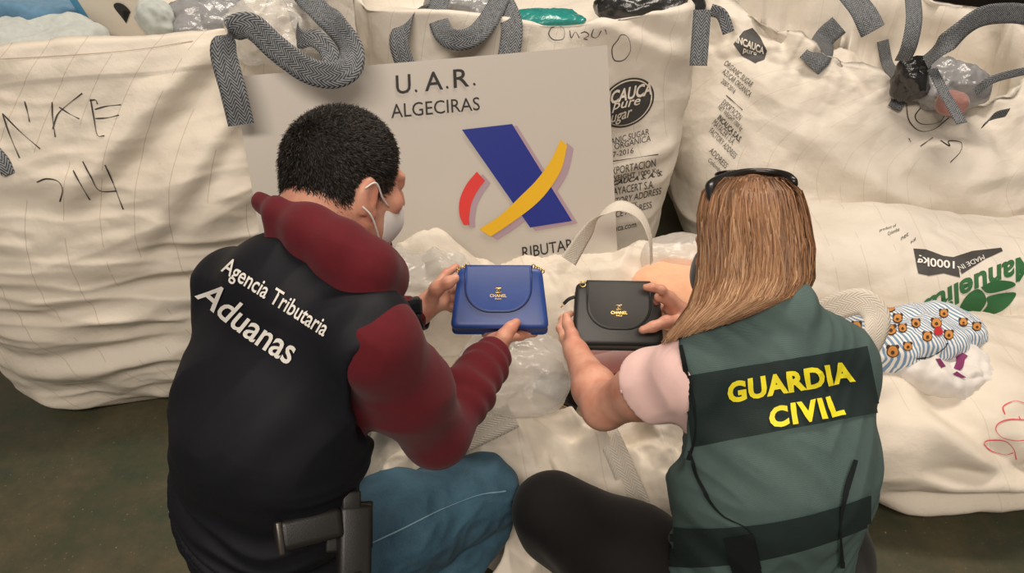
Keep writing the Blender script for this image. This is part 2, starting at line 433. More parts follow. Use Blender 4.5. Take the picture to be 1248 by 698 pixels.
# --- right rear slumped sack
def prof_r(v):
    b = sin(pi*min(1, v*0.8+0.10))
    return 0.47+0.25*b+0.02*v, 0.36+0.16*b-0.04*v, -0.02*v, 0.22*v, 3.2
def wr_r(vs, meta, uv):
    k, v, a, s = meta.T; wall = (k == 1)
    wob = pnoise(vs*1.8, 25)
    d = wall*(0.030*pnoise(vs*2.3, 22)+0.012*ridged(np.stack([vs[:, 0]*2.2, vs[:, 1]*2.2, vs[:, 2]*7+1.2*wob], 1), 24)+0.036*facets(vs, 27, 5.5, 3, 0.7)*(0.4+v))
    d += wall*(np.sin(a) < 0)*(crease(vs, (-0.1, 0.7), (0.5, 0.42), 0.04, 0.02)+crease(vs, (-0.3, 0.55), (0.2, 0.30), 0.04, 0.018)+crease(vs, (-0.4, 0.3), (0.5, 0.22), 0.04, 0.016))
    d += (k == 1)*smooth(0.70, 1, v)*0.07*facets(vs, 33, 8, 3, 0.6)
    return d*smooth(0.0, 0.05, v+(k > 1))+(k >= 2)*0.08*facets(vs, 28, 8, 3, 0.6)
sackR, sackRb = sack('bulk_sack', (1.29, 2.78), radians(-10), prof_r, 0.84, M['sack2'], 'slumped white printed sack with a gaping strapped top at upper right', wr=wr_r, NU=420, NV=220, n=3,
    rimz=lambda a: 0.03*np.sin(a*2+2.4)+0.02*np.sin(a*5+1)+0.11*np.cos(a-2.5)+0.03*np.sin(a)-0.13*np.exp(-((a+0.95)/0.5)**2), cap=0.40, rim=0.25)
# --- sacks further behind
def prof_b(v):
    b = sin(pi*min(1, v))**0.8
    return 0.42+0.05*b, 0.42+0.05*b, 0, 0, 3.5
def wr_b(vs, meta, uv):
    k, v, a, s = meta.T
    return ((k == 1)*(0.02*pnoise(vs*3, 42)+0.03*facets(vs, 44, 7, 3, 0.7))+(k == 3)*0.05*crumple(vs*4, 45, 3))*smooth(0, 0.05, v+(k > 1))
sackB1, _ = sack('bulk_sack', (-0.46, 3.75), radians(5), prof_b, 1.0, M['sack2'], 'white sack in the back row between the two tall front sacks', wr=wr_b, NU=160, NV=90)
sackB2, _ = sack('bulk_sack', (0.55, 3.95), radians(-6), prof_b, 0.98, M['sack2'], 'white sack in the back row above the printed sugar sack', wr=wr_b, NU=160, NV=90)

# --- low open sack in the middle: a collapsed, crumpled mouth
def bump2(x, y, cx, cy, sx, sy, rot=0):
    c_, s_ = cos(rot), sin(rot); X = (x-cx)*c_+(y-cy)*s_; Y = -(x-cx)*s_+(y-cy)*c_
    return np.exp(-(X/sx)**2-(Y/sy)**2)
def sheet(name, x0, x1, y0, y1, nx, ny, zf, mt, parent, skirt=True, uvrot=0.0, jitter=0.012, seed=60):
    X, Y = np.meshgrid(np.linspace(x0, x1, nx), np.linspace(y0, y1, ny)); Z = zf(X, Y)
    vs = np.stack([X.ravel(), Y.ravel(), Z.ravel()], 1)
    P = vs*7.0
    vs[:, 0] += jitter*pnoise(P, seed)*1.3; vs[:, 1] += jitter*pnoise(P+9.1, seed+1)*1.3
    c_, s_ = cos(uvrot), sin(uvrot)
    uv = np.stack([vs[:, 0]*c_+vs[:, 1]*s_, -vs[:, 0]*s_+vs[:, 1]*c_+vs[:, 2]], 1)
    fc = grid_faces(ny, nx); fc = fc[(vs[fc][:, :, 2] > 0.004).any(1)]; vs[:, 2] = np.maximum(vs[:, 2], 0.001)
    us = np.unique(fc); mp = np.zeros(len(vs), int); mp[us] = np.arange(len(us))
    return new_mesh(name, vs[us], mp[fc], mt, parent, uv=uv[us])
KNEEL = [(V(-0.35, 0.95), W(575, 600, 1.62)[:2], 0.055), (V(-0.52, 1.05), V(-0.43, 1.41), 0.085), (V(0.35, 0.87), W(690, 622, 1.54)[:2], 0.055), (V(0.52, 0.93), V(0.68, 1.16), 0.10), (V(-0.5, 0.9), V(-0.40, 1.05), 0.16), (V(0.42, 0.85), V(0.45, 0.95), 0.16)]
def mid_z(X, Y):
    P = np.stack([X.ravel(), Y.ravel(), 0*X.ravel()], 1)
    fa = facets(P, 51, 7.5, 3, 0.8).reshape(X.shape); cr = crumple(P*4.2, 54, 3, 0.5).reshape(X.shape)
    Yr = Y-0.25*(np.clip(X, -0.3, 0.4)-0.1)*smooth(1.5, 1.7, Y)
    prof = np.interp(Yr, [0.92, 1.0, 1.15, 1.28, 1.36, 1.44, 1.56, 1.66, 1.76, 1.82, 1.86], [0, 0.04, 0.12, 0.25, 0.315, 0.33, 0.35, 0.40, 0.455, 0.45, 0])
    ex = np.abs((X-0.17)/0.58); z = prof*(1-smooth(0.78, 1.02, ex))
    z += 0.15*bump2(X, Y, -0.20, 1.66, 0.13, 0.12)*(1-smooth(0.9, 1.0, ex))        # gathered rim by the mask
    z -= 0.19*bump2(X, Y, 0.10, 1.52, 0.20, 0.11, 0.1)                             # the mouth
    z += 0.03*bump2(X, Y, 0.04, 1.36, 0.22, 0.05, -0.1)
    amp = smooth(0.0, 0.16, z)
    fb = facets(P+5, 151, 15.0, 2, 0.9).reshape(X.shape)
    fr_ = smooth(1.45, 1.30, Y)
    z += amp*((0.062+0.03*fr_)*fa+0.010*cr+0.022*fb)
    for p, q, w_, h_ in ((( 0.02, 1.40), (0.10, 1.16), 0.030, 0.035), ((0.12, 1.40), (0.26, 1.18), 0.028, 0.032), ((-0.10, 1.38), (0.06, 1.24), 0.026, 0.030), ((0.24, 1.36), (0.16, 1.22), 0.022, 0.026), ((-0.06, 1.30), (-0.02, 1.10), 0.03, 0.022), ((0.30, 1.40), (0.40, 1.20), 0.03, 0.03)):
        p = np.array(p); q = np.array(q); L_ = np.linalg.norm(q-p); d_ = (q-p)/L_; s_ = ((X-p[0])*d_[0]+(Y-p[1])*d_[1])/L_; n_ = -(X-p[0])*d_[1]+(Y-p[1])*d_[0]+0.012*np.sin(s_*7)
        z += amp*h_*smooth(-0.1, 0.2, s_)*(1-smooth(0.7, 1.1, s_))*(np.exp(-np.abs(n_)/w_)-0.4*np.exp(-((n_-2*w_)/w_)**2))
    # nothing of the sack lies where the two people kneel
    for A_, B_, r in KNEEL:
        ab = B_-A_; t = np.clip(((X-A_[0])*ab[0]+(Y-A_[1])*ab[1])/(ab@ab), 0, 1); d = np.hypot(X-A_[0]-t*ab[0], Y-A_[1]-t*ab[1])
        z = z*smooth(r*0.85, r*1.25, d)
    return np.maximum(z, 0.0)
sackM = empty('bulk_sack', (0.2, 1.45, 0), 'low open crumpled sack between the two kneeling people', 'sack', 'white woven bulk sacks')
sackMb = sheet('sack_body', -0.46, 0.80, 0.90, 1.99, 340, 300, mid_z, M['sack3'], sackM, uvrot=0.3)
# --- lower right sack
def pillow(name, c, half, yaw, H, mt, label, seed, wfun=None, NU=260, NV=130, tilt=0.0, group='white woven bulk sacks', n=3.2, fl=0.0):
    """closed filled sack lying on the floor: rounded box with a flat belly"""
    root = empty(name, (c[0], c[1], 0), label, 'sack', group)
    a = np.linspace(-pi, pi, NU, endpoint=False); b = np.linspace(-pi/2, pi/2, NV)
    A, B = np.meshgrid(a, b); sg = lambda q, e: np.sign(q)*np.abs(q)**e
    e1, e2 = 2/n, 2/2.5
    X = half[0]*sg(np.cos(B), e2)*sg(np.cos(A), e1); Y = half[1]*sg(np.cos(B), e2)*sg(np.sin(A), e1); Z = H/2*(1+sg(np.sin(B), e2))
    vs = np.stack([X.ravel(), Y.ravel(), Z.ravel()], 1); fc = grid_faces(NV, NU, wrap=True); nr = vnormals(vs, fc)
    L = A.ravel()*(half[0]+half[1])*0.55; uv = np.stack([vs[:, 0]+0.3*vs[:, 2], vs[:, 1]+vs[:, 2]], 1)
    if wfun is None:
        wfun = lambda vs, A, B: 0.03*pnoise(vs*2.6, seed)+0.02*crumple(vs*2.8, seed+2, 4)
    vs = vs+nr*wfun(vs, A.ravel(), B.ravel())[:, None]
    vs[:, 2] = np.maximum(vs[:, 2], 0.001)
    vs[:, 2] += tilt*vs[:, 0]
    vs[:, 2] = np.maximum(vs[:, 2], 0.001)
    R = np.array([[cos(yaw), -sin(yaw)], [sin(yaw), cos(yaw)]]); vs[:, :2] = vs[:, :2]@R.T+np.array(c[:2])
    vs[:, 2] += fl
    return root, new_mesh('sack_body', vs, fc, mt, root, uv=uv)
def w_low(vs, A, B):
    front = np.sin(A) < 0
    f1 = ridged(np.stack([vs[:, 0]*1.8, vs[:, 1]*2+0.4*pnoise(vs*2, 74), vs[:, 2]*9-vs[:, 0]*2.6], 1), 73)
    f2 = ridged(np.stack([vs[:, 0]*2.6, vs[:, 1]*7+vs[:, 0]*3, vs[:, 2]*3], 1)+0.5*pnoise(vs*2, 78)[:, None], 79)
    up = smooth(0.1, 0.3, vs[:, 2])
    return 0.020*pnoise(vs*2.6, 75)+0.030*f1*(1-0.6*up)+0.018*f2*up+0.022*facets(vs, 77, 6.5, 3, 0.7)+front*(crease(vs, (-0.34, 0.29), (0.06, 0.10), 0.022, 0.022)+crease(vs, (-0.32, 0.17), (0.08, 0.17), 0.018, 0.018)+crease(vs, (-0.38, 0.08), (0.02, 0.12), 0.018, 0.018))
sackD, sackDb = pillow('bulk_sack', (1.24, 1.58), (0.55, 0.29), radians(2), 0.31, M['sack3'], 'slumped white sack at right with pink handwriting', 75, w_low, NU=300, NV=150)
# --- lying sack with green emblem
def w_man(vs, A, B):
    f2 = ridged(np.stack([vs[:, 0]*4+vs[:, 1]*3, vs[:, 1]*2.0-vs[:, 0], vs[:, 2]*3], 1)+0.4*pnoise(vs*2, 88)[:, None], 89)
    return 0.022*pnoise(vs*2.3, 85)+0.020*f2+0.028*facets(vs, 87, 6.0, 3, 0.7)
sackE, sackEb = pillow('bulk_sack', (1.29, 2.12), (0.63, 0.27), radians(-6), 0.40, M['sack2'], 'white sack lying in the middle right with a green leaf emblem', 85, w_man, NU=300, NV=120)
# ------------------------------------------------------------------ white board with the emblem
TL = V(-0.653, 1.82, 0.94); TR = W(740, 55, 1.99); BRr = W(733, 290, 2.115)
dn = BRr-TR; ex = nrm(TR-TL); dnn = nrm(dn-ex*(dn@ex)); SWD = np.linalg.norm(TR-TL); SHT = 0.62
nb = np.cross(ex, dnn); nb = nb if nb[1] < 0 else -nb
sign = empty('sign_board', TL+ex*SWD/2+dnn*SHT, 'white rectangular board with blue, red and yellow emblem leaning on sacks', 'sign')
vs = []
for off in (0, -0.006):
    for u, v in ((0, 0), (1, 0), (1, 1), (0, 1)): vs.append(TL+ex*SWD*u+dnn*SHT*v+nb*off)
M['board'] = mat('white_board', (0.58, 0.54, 0.485), 0.35)
board = new_mesh('board', vs, [(0, 3, 2, 1), (4, 5, 6, 7), (0, 1, 5, 4), (1, 2, 6, 5), (2, 3, 7, 6), (3, 0, 4, 7)], M['board'], sign, smooth_=False)
bvS = bvh_of(board)
def sgn(name, v, f, mp, mt, lift=0.0012): return drape(name, v, f, mp, bvS, mt, sign, lift)
M['emb_blue'] = mat('emblem_blue', srgb(38, 52, 140), 0.4); M['emb_red'] = mat('emblem_red', srgb(222, 66, 62), 0.4)
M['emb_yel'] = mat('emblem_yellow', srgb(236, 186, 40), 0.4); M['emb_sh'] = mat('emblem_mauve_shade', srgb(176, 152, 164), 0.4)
for ch, x0, x1 in (('U', 482, 500), ('.', 505, 508), ('A', 517, 539), ('.', 543, 546), ('R', 552, 571), ('.', 576, 579)):
    yt, yb = 92-(x0-482)*0.103, 115-(x0-482)*0.113; k_ = (x1-x0)*0.107
    if ch == '.': yt = yb-3.4
    sgn('lettering', *text2d(ch, 0.006), quad_map((x0, yt), (x1, yt-k_), (x1+1, yb-k_), (x0+1, yb)), M['print'])
sgn('lettering', *text2d('ALGECIRAS', 0.0), quad_map((476, 127), (584, 118), (585, 134), (477, 144)), M['print'])
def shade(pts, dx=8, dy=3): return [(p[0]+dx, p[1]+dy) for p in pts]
blue = [(563, 158), (624, 151), (697, 269), (646, 277)]
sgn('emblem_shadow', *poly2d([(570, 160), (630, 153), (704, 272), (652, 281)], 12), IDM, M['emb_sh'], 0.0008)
sgn('emblem_bar', *poly2d(blue, 12), IDM, M['emb_blue'], 0.0014)
redL = catmull([(581, 209), (568, 225), (560, 244), (560, 262), (565, 274)], 14); redR = catmull([(591, 220), (582, 232), (575, 246), (572, 262), (572, 274)], 14)
red = list(map(tuple, redL))+list(map(tuple, redR[::-1]))
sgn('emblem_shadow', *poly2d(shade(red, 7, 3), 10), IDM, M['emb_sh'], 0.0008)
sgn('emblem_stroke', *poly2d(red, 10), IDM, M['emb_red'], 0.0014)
yO = catmull([(683, 170), (672, 194), (654, 219), (634, 239), (610, 262), (584, 279)], 20); yI = catmull([(691, 177), (684, 206), (668, 232), (650, 251), (622, 272), (598, 288)], 20)
yel = list(map(tuple, yO))+list(map(tuple, yI[::-1]))
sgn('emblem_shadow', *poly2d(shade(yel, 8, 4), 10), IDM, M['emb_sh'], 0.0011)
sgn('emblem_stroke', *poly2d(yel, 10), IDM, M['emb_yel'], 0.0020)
def serif_text(s, bold=0.0):
    return text2d(s, bold)
sgn('lettering', *text2d('RIBUTARIA', 0.004), quad_map((636, 301), (712, 288), (714, 301), (637, 315)), M['print'])
# ------------------------------------------------------------------ implicit surfaces for bodies and garments
class Field:
    def __init__(s, lo, hi, h):
        s.lo = np.array(lo, float); s.h = h; s.n = np.ceil((np.array(hi)-s.lo)/h).astype(int)+1
        s.d = np.full(s.n, 0.5, np.float32)
        s.ax = [s.lo[i]+h*np.arange(s.n[i]) for i in range(3)]
    def sub(s, lo, hi):
        a = np.maximum(0, np.floor((np.array(lo)-s.lo)/s.h).astype(int)); b = np.minimum(s.n, np.ceil((np.array(hi)-s.lo)/s.h).astype(int)+1)
        if np.any(b <= a): return None
        sl = tuple(slice(a[i], b[i]) for i in range(3))
        P = [s.ax[i][sl[i]].astype(np.float32) for i in range(3)]
        return sl, P[0][:, None, None], P[1][None, :, None], P[2][None, None, :]
    def op(s, fn, lo, hi, k=0.02, mode='add'):
        m = k+0.02; q = s.sub(np.array(lo)-m, np.array(hi)+m)
        if q is None: return
        sl, X, Y, Z = q; d = fn(X, Y, Z).astype(np.float32); a = s.d[sl]
        if mode == 'add':
            h = np.clip(0.5+0.5*(a-d)/k, 0, 1); s.d[sl] = a*(1-h)+d*h-k*h*(1-h)
        else:
            d = -d; h = np.clip(0.5-0.5*(a-d)/k, 0, 1); s.d[sl] = a*(1-h)+d*h+k*h*(1-h)
    def cone(s, a, b, ra, rb, k=0.02, mode='add', flat=None, q=1.0):
        """tapered limb from a to b; flat = direction squeezed by factor q"""
        a = np.asarray(a, float); b = np.asarray(b, float); R = max(ra, rb); ab = b-a; L2 = ab@ab+1e-12
        def fn(X, Y, Z):
            px, py, pz = X-a[0], Y-a[1], Z-a[2]
            t = np.clip((px*ab[0]+py*ab[1]+pz*ab[2])/L2, 0, 1)
            dx, dy, dz = px-t*ab[0], py-t*ab[1], pz-t*ab[2]; r = ra+(rb-ra)*t
            if flat is None: return np.sqrt(dx*dx+dy*dy+dz*dz)-r
            e = dx*flat[0]+dy*flat[1]+dz*flat[2]; g = 1/q-1; dx = dx+g*e*flat[0]; dy = dy+g*e*flat[1]; dz = dz+g*e*flat[2]
            l = np.sqrt(dx*dx+dy*dy+dz*dz); return (l-r)*np.clip(0.55+0.45*q, 0, 1)
        s.op(fn, np.minimum(a, b)-R, np.maximum(a, b)+R, k, mode)
    def chain(s, pts, rad, k=0.015, **kw):
        for i in range(len(pts)-1): s.cone(pts[i], pts[i+1], rad[i], rad[i+1], k, **kw)
    def ell(s, c, rad, R=np.eye(3), k=0.02, mode='add'):
        """ellipsoid; rows of R are its axes"""
        c = np.asarray(c, float); R = np.asarray(R, float); rad = np.asarray(rad, float); ext = np.sqrt(((R*rad[:, None])**2).sum(0))
        def fn(X, Y, Z):
            px, py, pz = X-c[0], Y-c[1], Z-c[2]; k0 = 0; k1 = 0
            for i in range(3):
                e = px*R[i, 0]+py*R[i, 1]+pz*R[i, 2]; k0 = k0+(e/rad[i])**2; k1 = k1+(e/rad[i]**2)**2
            k0 = np.sqrt(k0); k1 = np.sqrt(k1)+1e-9; return k0*(k0-1)/k1
        s.op(fn, c-ext, c+ext, k, mode)
    def plane(s, p, n, k=0.004):
        """keep only the side n points away from"""
        n = nrm(n); p = np.asarray(p, float)
        d = ((s.ax[0]-p[0])*n[0])[:, None, None]+((s.ax[1]-p[1])*n[1])[None, :, None]+((s.ax[2]-p[2])*n[2])[None, None, :]
        d = d.astype(np.float32); a = s.d; h = np.clip(0.5-0.5*(a-d)/k, 0, 1); s.d = a*(1-h)+d*h+k*h*(1-h)
    def mesh(s):
        d = s.d; n = d.shape; neg = d < 0
        c = neg[:-1, :-1, :-1].astype(np.int8)
        tot = np.zeros_like(c)
        offs = [(i, j, k) for i in (0, 1) for j in (0, 1) for k in (0, 1)]
        for i, j, k in offs: tot += neg[i:n[0]-1+i, j:n[1]-1+j, k:n[2]-1+k]
        act = (tot > 0) & (tot < 8); idx = np.argwhere(act)
        lin = np.full(act.shape, -1, np.int64); lin[act] = np.arange(len(idx))
        cv = np.stack([d[idx[:, 0]+i, idx[:, 1]+j, idx[:, 2]+k] for i, j, k in offs], 1).astype(float)
        acc = np.zeros((len(idx), 3)); cnt = np.zeros(len(idx)); O = np.array(offs, float)
        for a in range(8):
            for b in range(a+1, 8):
                if abs(O[a]-O[b]).sum() != 1: continue
                m = (cv[:, a] < 0) != (cv[:, b] < 0); t = np.where(m, cv[:, a]/(cv[:, a]-cv[:, b]+1e-12), 0)[:, None]
                acc += np.where(m[:, None], O[a]+(O[b]-O[a])*t, 0); cnt += m
        vs = (idx+acc/cnt[:, None])*s.h+s.lo
        quads = []
        for ax in range(3):
            u, v = (ax+1) % 3, (ax+2) % 3
            sl0 = [slice(1, None)]*3; sl1 = [slice(1, None)]*3
            sl0[ax] = slice(0, n[ax]-1); sl1[ax] = slice(1, n[ax])
            A = neg[tuple(sl0)]; B = neg[tuple(sl1)]
            e = np.argwhere(A != B); 
            if not len(e): continue
            fl = A[tuple(e.T)]
            g = e+1; g[:, ax] = e[:, ax]
            ok = (g[:, u] < n[u]-1) & (g[:, v] < n[v]-1); g = g[ok]; fl = fl[ok]
            def L(du, dv):
                h = g.copy(); h[:, u] -= du; h[:, v] -= dv; return lin[tuple(h.T)]
            q = np.stack([L(1, 1), L(0, 1), L(0, 0), L(1, 0)], 1)
            q[~fl] = q[~fl][:, ::-1]; quads.append(q)
        q = np.vstack(quads); q = q[(q >= 0).all(1)]
        return vs, q
def relax(vs, q, it=2, lam=0.5):
    e = np.concatenate([q[:, [0, 1]], q[:, [1, 2]], q[:, [2, 3]], q[:, [3, 0]]])
    for _ in range(it):
        acc = np.zeros_like(vs); c = np.bincount(e[:, 0], minlength=len(vs))+np.bincount(e[:, 1], minlength=len(vs))
        for k in range(3): acc[:, k] = np.bincount(e[:, 0], vs[e[:, 1], k], len(vs))+np.bincount(e[:, 1], vs[e[:, 0], k], len(vs))
        vs = vs+(acc/np.maximum(c, 1)[:, None]-vs)*lam
    return vs
def field_obj(name, fd, mt, parent, wr=None, it=2, label=None):
    vs, q = fd.mesh(); vs = relax(vs, q, it)
    if wr is not None:
        nr = vnormals(vs, q); vs = vs+nr*wr(vs, nr)[:, None]
    o = new_mesh(name, vs, q, mt, parent)
    if label: o['label'] = label
    return o
def frame(f, up):
    """rows right, forward, up of a head or hand"""
    f = nrm(f); r = nrm(np.cross(f, up)); u = np.cross(r, f); return np.array([r, f, u])
def skin_mat(name, base, red):
    m = mat(name, base, 0.45); t = NT(m); oc = t.coord('Object')
    b = m.node_tree.nodes['Principled BSDF']; b.inputs['Subsurface Weight'].default_value = 0.12
    b.inputs['Subsurface Radius'].default_value = (0.01, 0.004, 0.002); b.inputs['Subsurface Scale'].default_value = 0.6
    b.inputs['Specular IOR Level'].default_value = 0.35
    n = t.noise(oc, 26, 4); t.color(t.ramp(n, [(0.32, red), (0.62, base)]))
    t.bump(t.noise(oc, 420, 3), 0.18, 0.0008); t.bump(t.noise(oc, 70, 3), 0.12, 0.002)
    return m
def head(fd, c, R, s=1.0, ears=True):
    """skull, jaw, nose, brow, lips, ears; c between the ears, rows of R right/forward/up"""
    r, f, u = R; L = lambda a, b, e: c+s*(a*r+b*f+e*u)
    fd.ell(L(0, -0.008, 0.035), s*V(0.074, 0.096, 0.088), R, 0.03)
    fd.ell(L(0, 0.030, -0.035), s*V(0.060, 0.066, 0.078), R, 0.03)
    fd.ell(L(0, 0.060, -0.082), s*V(0.030, 0.028, 0.026), R, 0.03)
    for sd in (-1, 1):
        fd.cone(L(sd*0.056, 0.005, -0.045), L(sd*0.030, 0.06, -0.085), 0.020*s, 0.018*s, 0.025)
        fd.ell(L(sd*0.040, 0.070, -0.018), s*V(0.022, 0.018, 0.018), R, 0.02)
        fd.ell(L(sd*0.033, 0.097, 0.012), s*V(0.016, 0.012, 0.010), R, 0.008, 'sub')
        fd.ell(L(sd*0.033, 0.083, 0.012), s*V(0.012, 0.012, 0.011), R, 0.003)
        fd.cone(L(sd*0.016, 0.094, 0.026), L(sd*0.046, 0.080, 0.028), 0.008*s, 0.006*s, 0.015)
        if ears:
            fd.ell(L(sd*0.080, -0.010, -0.002), s*V(0.011, 0.020, 0.032), R, 0.008)
            fd.ell(L(sd*0.092, -0.004, 0.004), s*V(0.008, 0.011, 0.019), R, 0.006, 'sub')
            fd.ell(L(sd*0.079, 0.004, -0.030), s*V(0.008, 0.009, 0.010), R, 0.006)
    fd.chain([L(0, 0.090, 0.018), L(0, 0.108, -0.012), L(0, 0.118, -0.026)], [0.009*s, 0.010*s, 0.011*s], 0.015)
    for sd in (-1, 1): fd.ell(L(sd*0.012, 0.104, -0.028), s*V(0.008, 0.010, 0.007), R, 0.008)
    fd.cone(L(-0.018, 0.088, -0.057), L(0.018, 0.088, -0.057), 0.006*s, 0.006*s, 0.01)
    fd.cone(L(-0.016, 0.086, -0.067), L(0.016, 0.086, -0.067), 0.007*s, 0.007*s, 0.01)
def finger(fd, pts, r0, r1, k=0.006):
    n = len(pts); fd.chain(pts, list(np.linspace(r0, r1, n)), k)
    for i in range(1, n-1): fd.ell(pts[i], V(1, 1, 1)*(np.linspace(r0, r1, n)[i]*1.06), k=0.004)
# ------------------------------------------------------------------ kneeling man in the dark vest
M['skin_m'] = skin_mat('warm_skin', srgb(212, 158, 134), srgb(198, 130, 110))
M['vest_m'] = cloth_mat('navy_black_vest', srgb(19, 20, 27), 0.08, 1200, 0.62, 0.0)
M['maroon'] = cloth_mat('maroon_fleece', srgb(92, 22, 31), 0.06, 900, 0.9, 0.08)
M['white_print'] = mat('white_print', (0.80, 0.77, 0.72), 0.55)
def denim(name, a, b):
    m = mat(name, a, 0.8); t = NT(m); oc = t.coord('Object')
    n = t.noise(oc, 9, 5, 0.6); n2 = t.noise(t.coord('Object', (1, 1, 0.25)), 420, 3)
    t.color(t.ramp(t.math('ADD', t.math('MULTIPLY', n, 0.75), t.math('MULTIPLY', n2, 0.25)), [(0.33, b), (0.66, a)]))
    t.bump(n2, 0.35, 0.001); return m
M['denim'] = denim('blue_denim', srgb(64, 102, 122), srgb(36, 64, 82))

mL = W(280, 350, 1.33); mR = W(456, 416, 1.15); mN = V(-0.335, 1.035, 0.872)
mP = V(-0.445, 1.0, 0.30); mT = mN*0.55+mP*0.45+V(-0.012, -0.055, 0); mLm = mN*0.22+mP*0.78+V(-0.015, -0.035, 0)
mr = nrm(mR-mL); mr = nrm(V(mr[0], mr[1], 0)); mf = V(-mr[1], mr[0], 0)        # right and forward of the trunk
mHc = W(420, 226, 1.27); mHf = nrm(V(0.70, 0.64, -0.34)); mHR = frame(mHf, V(-0.05, 0.1, 1))
mEr = W(530, 527, 1.33); mWr = W(601, 432, 1.48)
mWl = W(509, 382, 1.55); mEl = V(-0.43, 1.30, 0.58)
mHr = mP+mr*0.095+V(0, 0, 0.0); mHl = mP-mr*0.095
mKr = W(588, 600, 1.64); mKl = V(-0.43, 1.41, 0.13)
mAr = mP+mr*0.19-mf*0.06+V(0, 0, -0.21); mAl = mP-mr*0.08-mf*0.16+V(0, 0, -0.2)

man = empty('person', (mP[0], mP[1], 0), 'person with short dark hair in navy vest and maroon hoodie holding blue purse', 'person')
# hand poses: finger joints
mhL = dict(
    palm=[(mWl, W(534, 358, 1.555)), 0.027],
    fingers=[([W(531, 349, 1.555), W(544, 333, 1.575), W(556, 325, 1.590)], 0.0095, 0.0078),      # index along the top edge
             ([W(541, 354, 1.575), W(556, 352, 1.615), W(575, 354, 1.625)], 0.0095, 0.008),
             ([W(541, 364, 1.575), W(556, 364, 1.615), W(574, 366, 1.625)], 0.009, 0.0078),
             ([W(538, 372, 1.570), W(552, 376, 1.605), W(566, 378, 1.618)], 0.0085, 0.007)],
    thumb=([W(522, 372, 1.545), W(532, 352, 1.520), W(546, 344, 1.510), W(555, 339, 1.508)], 0.015, 0.009))
mhR = dict(
    palm=[(mWr, W(607, 414, 1.515)), 0.027],
    fingers=[([W(617, 412, 1.515), W(634, 409, 1.545), W(650, 405, 1.570), W(660, 398, 1.585)], 0.0098, 0.008),
             ([W(612, 410, 1.530), W(618, 404, 1.575), W(622, 388, 1.600)], 0.0098, 0.008),
             ([W(603, 412, 1.535), W(602, 405, 1.575), W(603, 390, 1.600)], 0.0092, 0.0078),
             ([W(597, 416, 1.530), W(592, 406, 1.570), W(588, 394, 1.595)], 0.0085, 0.007)],
    thumb=([W(604, 424, 1.490), W(614, 410, 1.480), W(622, 400, 1.484), W(629, 393, 1.492)], 0.016, 0.0092))
def hand(fd, h, wrist, flat=None, wr=0.026):
    (a, b), r = h['palm']
    for pts, r0, r1 in h['fingers']:
        fd.cone(a*0.75+b*0.25, pts[0], 0.017*r/0.027, r0*1.15, 0.014)
        finger(fd, pts, r0, r1)
    fd.cone(a, a*0.5+b*0.5, wr*0.85, 0.021*r/0.027, 0.012)
    finger(fd, *h['thumb'], k=0.008)

fd = Field((-0.70, 0.72, 0.0), (0.09, 1.66, 1.14), 0.0036)
head(fd, mHc, mHR, 0.97)
fd.chain([mN+V(0.02, 0.02, -0.03), mN*0.4+mHc*0.6-mHR[1]*0.02, mHc-mHR[1]*0.03-V(0, 0, 0.01)], [0.050, 0.054, 0.054], 0.03)
for S, E, Wt in ((mR, mEr, mWr), (mL, mEl, mWl)):
    fd.cone(mN-V(0, 0, 0.05), S, 0.04, 0.042, 0.05)
    fd.chain([S, S*0.5+E*0.5, E], [0.054, 0.047, 0.038], 0.03); fd.chain([E, E*0.6+Wt*0.4, Wt], [0.038, 0.041, 0.026], 0.02)
fd.chain([mN-V(0, 0, 0.06), mT, mLm, mP], [0.10, 0.135, 0.125, 0.14], 0.06, flat=mf, q=0.72)
for H_, K_, A_ in ((mHr, mKr, mAr), (mHl, mKl, mAl)):
    fd.chain([H_, H_*0.5+K_*0.5, K_], [0.085, 0.072, 0.052], 0.03); fd.chain([K_-V(0, 0, 0.05), A_], [0.045, 0.032], 0.02)
    ft = nrm(A_-K_); fd.cone(A_-V(0, 0, 0.01), A_+ft*0.12-V(0, 0, 0.02), 0.032, 0.026, 0.02)
hand(fd, mhL, mWl); hand(fd, mhR, mWr)
mbody = field_obj('body', fd, M['skin_m'], man, it=1, label='bare face, neck and hands')

# hooded sweater
def wr_maroon(vs, nr):
    P = vs*V(9, 9, 9)+0.6*pnoise(vs*7, 93)[:, None]
    e = np.exp(-(np.linalg.norm(vs-mEr, axis=1)/0.10)**2)
    ax = nrm(mWr-mEr); w_ = (vs-mEr)@ax
    return 0.0035*ridged(P, 91)+0.0022*np.sin(w_*150+5*pnoise(vs*9, 94))*smooth(0.03, 0.1, w_)*(np.linalg.norm(vs-mWr, axis=1) < 0.25)+0.002*pnoise(vs*14, 92)
fd = Field((-0.66, 0.74, 0.30), (0.06, 1.50, 1.08), 0.004)
for S, E, Wt in ((mR, mEr, mWr), (mL, mEl, mWl)):
    lf = S is mL; fd.cone(mN-V(0, 0, 0.03), S, 0.056, 0.046 if lf else 0.062, 0.05)
    fd.chain([S+(mf*0.03-V(0, 0, 0.02) if lf else 0), S*0.5+E*0.5, E], [0.046 if lf else 0.066, 0.056 if lf else 0.067, 0.056], 0.03)
    m1 = E*0.55+Wt*0.45; m2 = E*0.18+Wt*0.82
    fd.chain([E, m1, m2, E*0.04+Wt*0.96], [0.056, 0.050, 0.040, 0.035], 0.02)
fd.chain([mN-V(0, 0, 0.06), mT, mLm, mP+V(0, 0, 0.02)], [0.112, 0.150, 0.142, 0.150], 0.06, flat=mf, q=0.74)
hood = [W(321, 246, 1.225), W(345, 260, 1.195), W(378, 281, 1.160), W(414, 306, 1.145), W(446, 328, 1.15), W(462, 338, 1.20), W(460, 326, 1.30)]
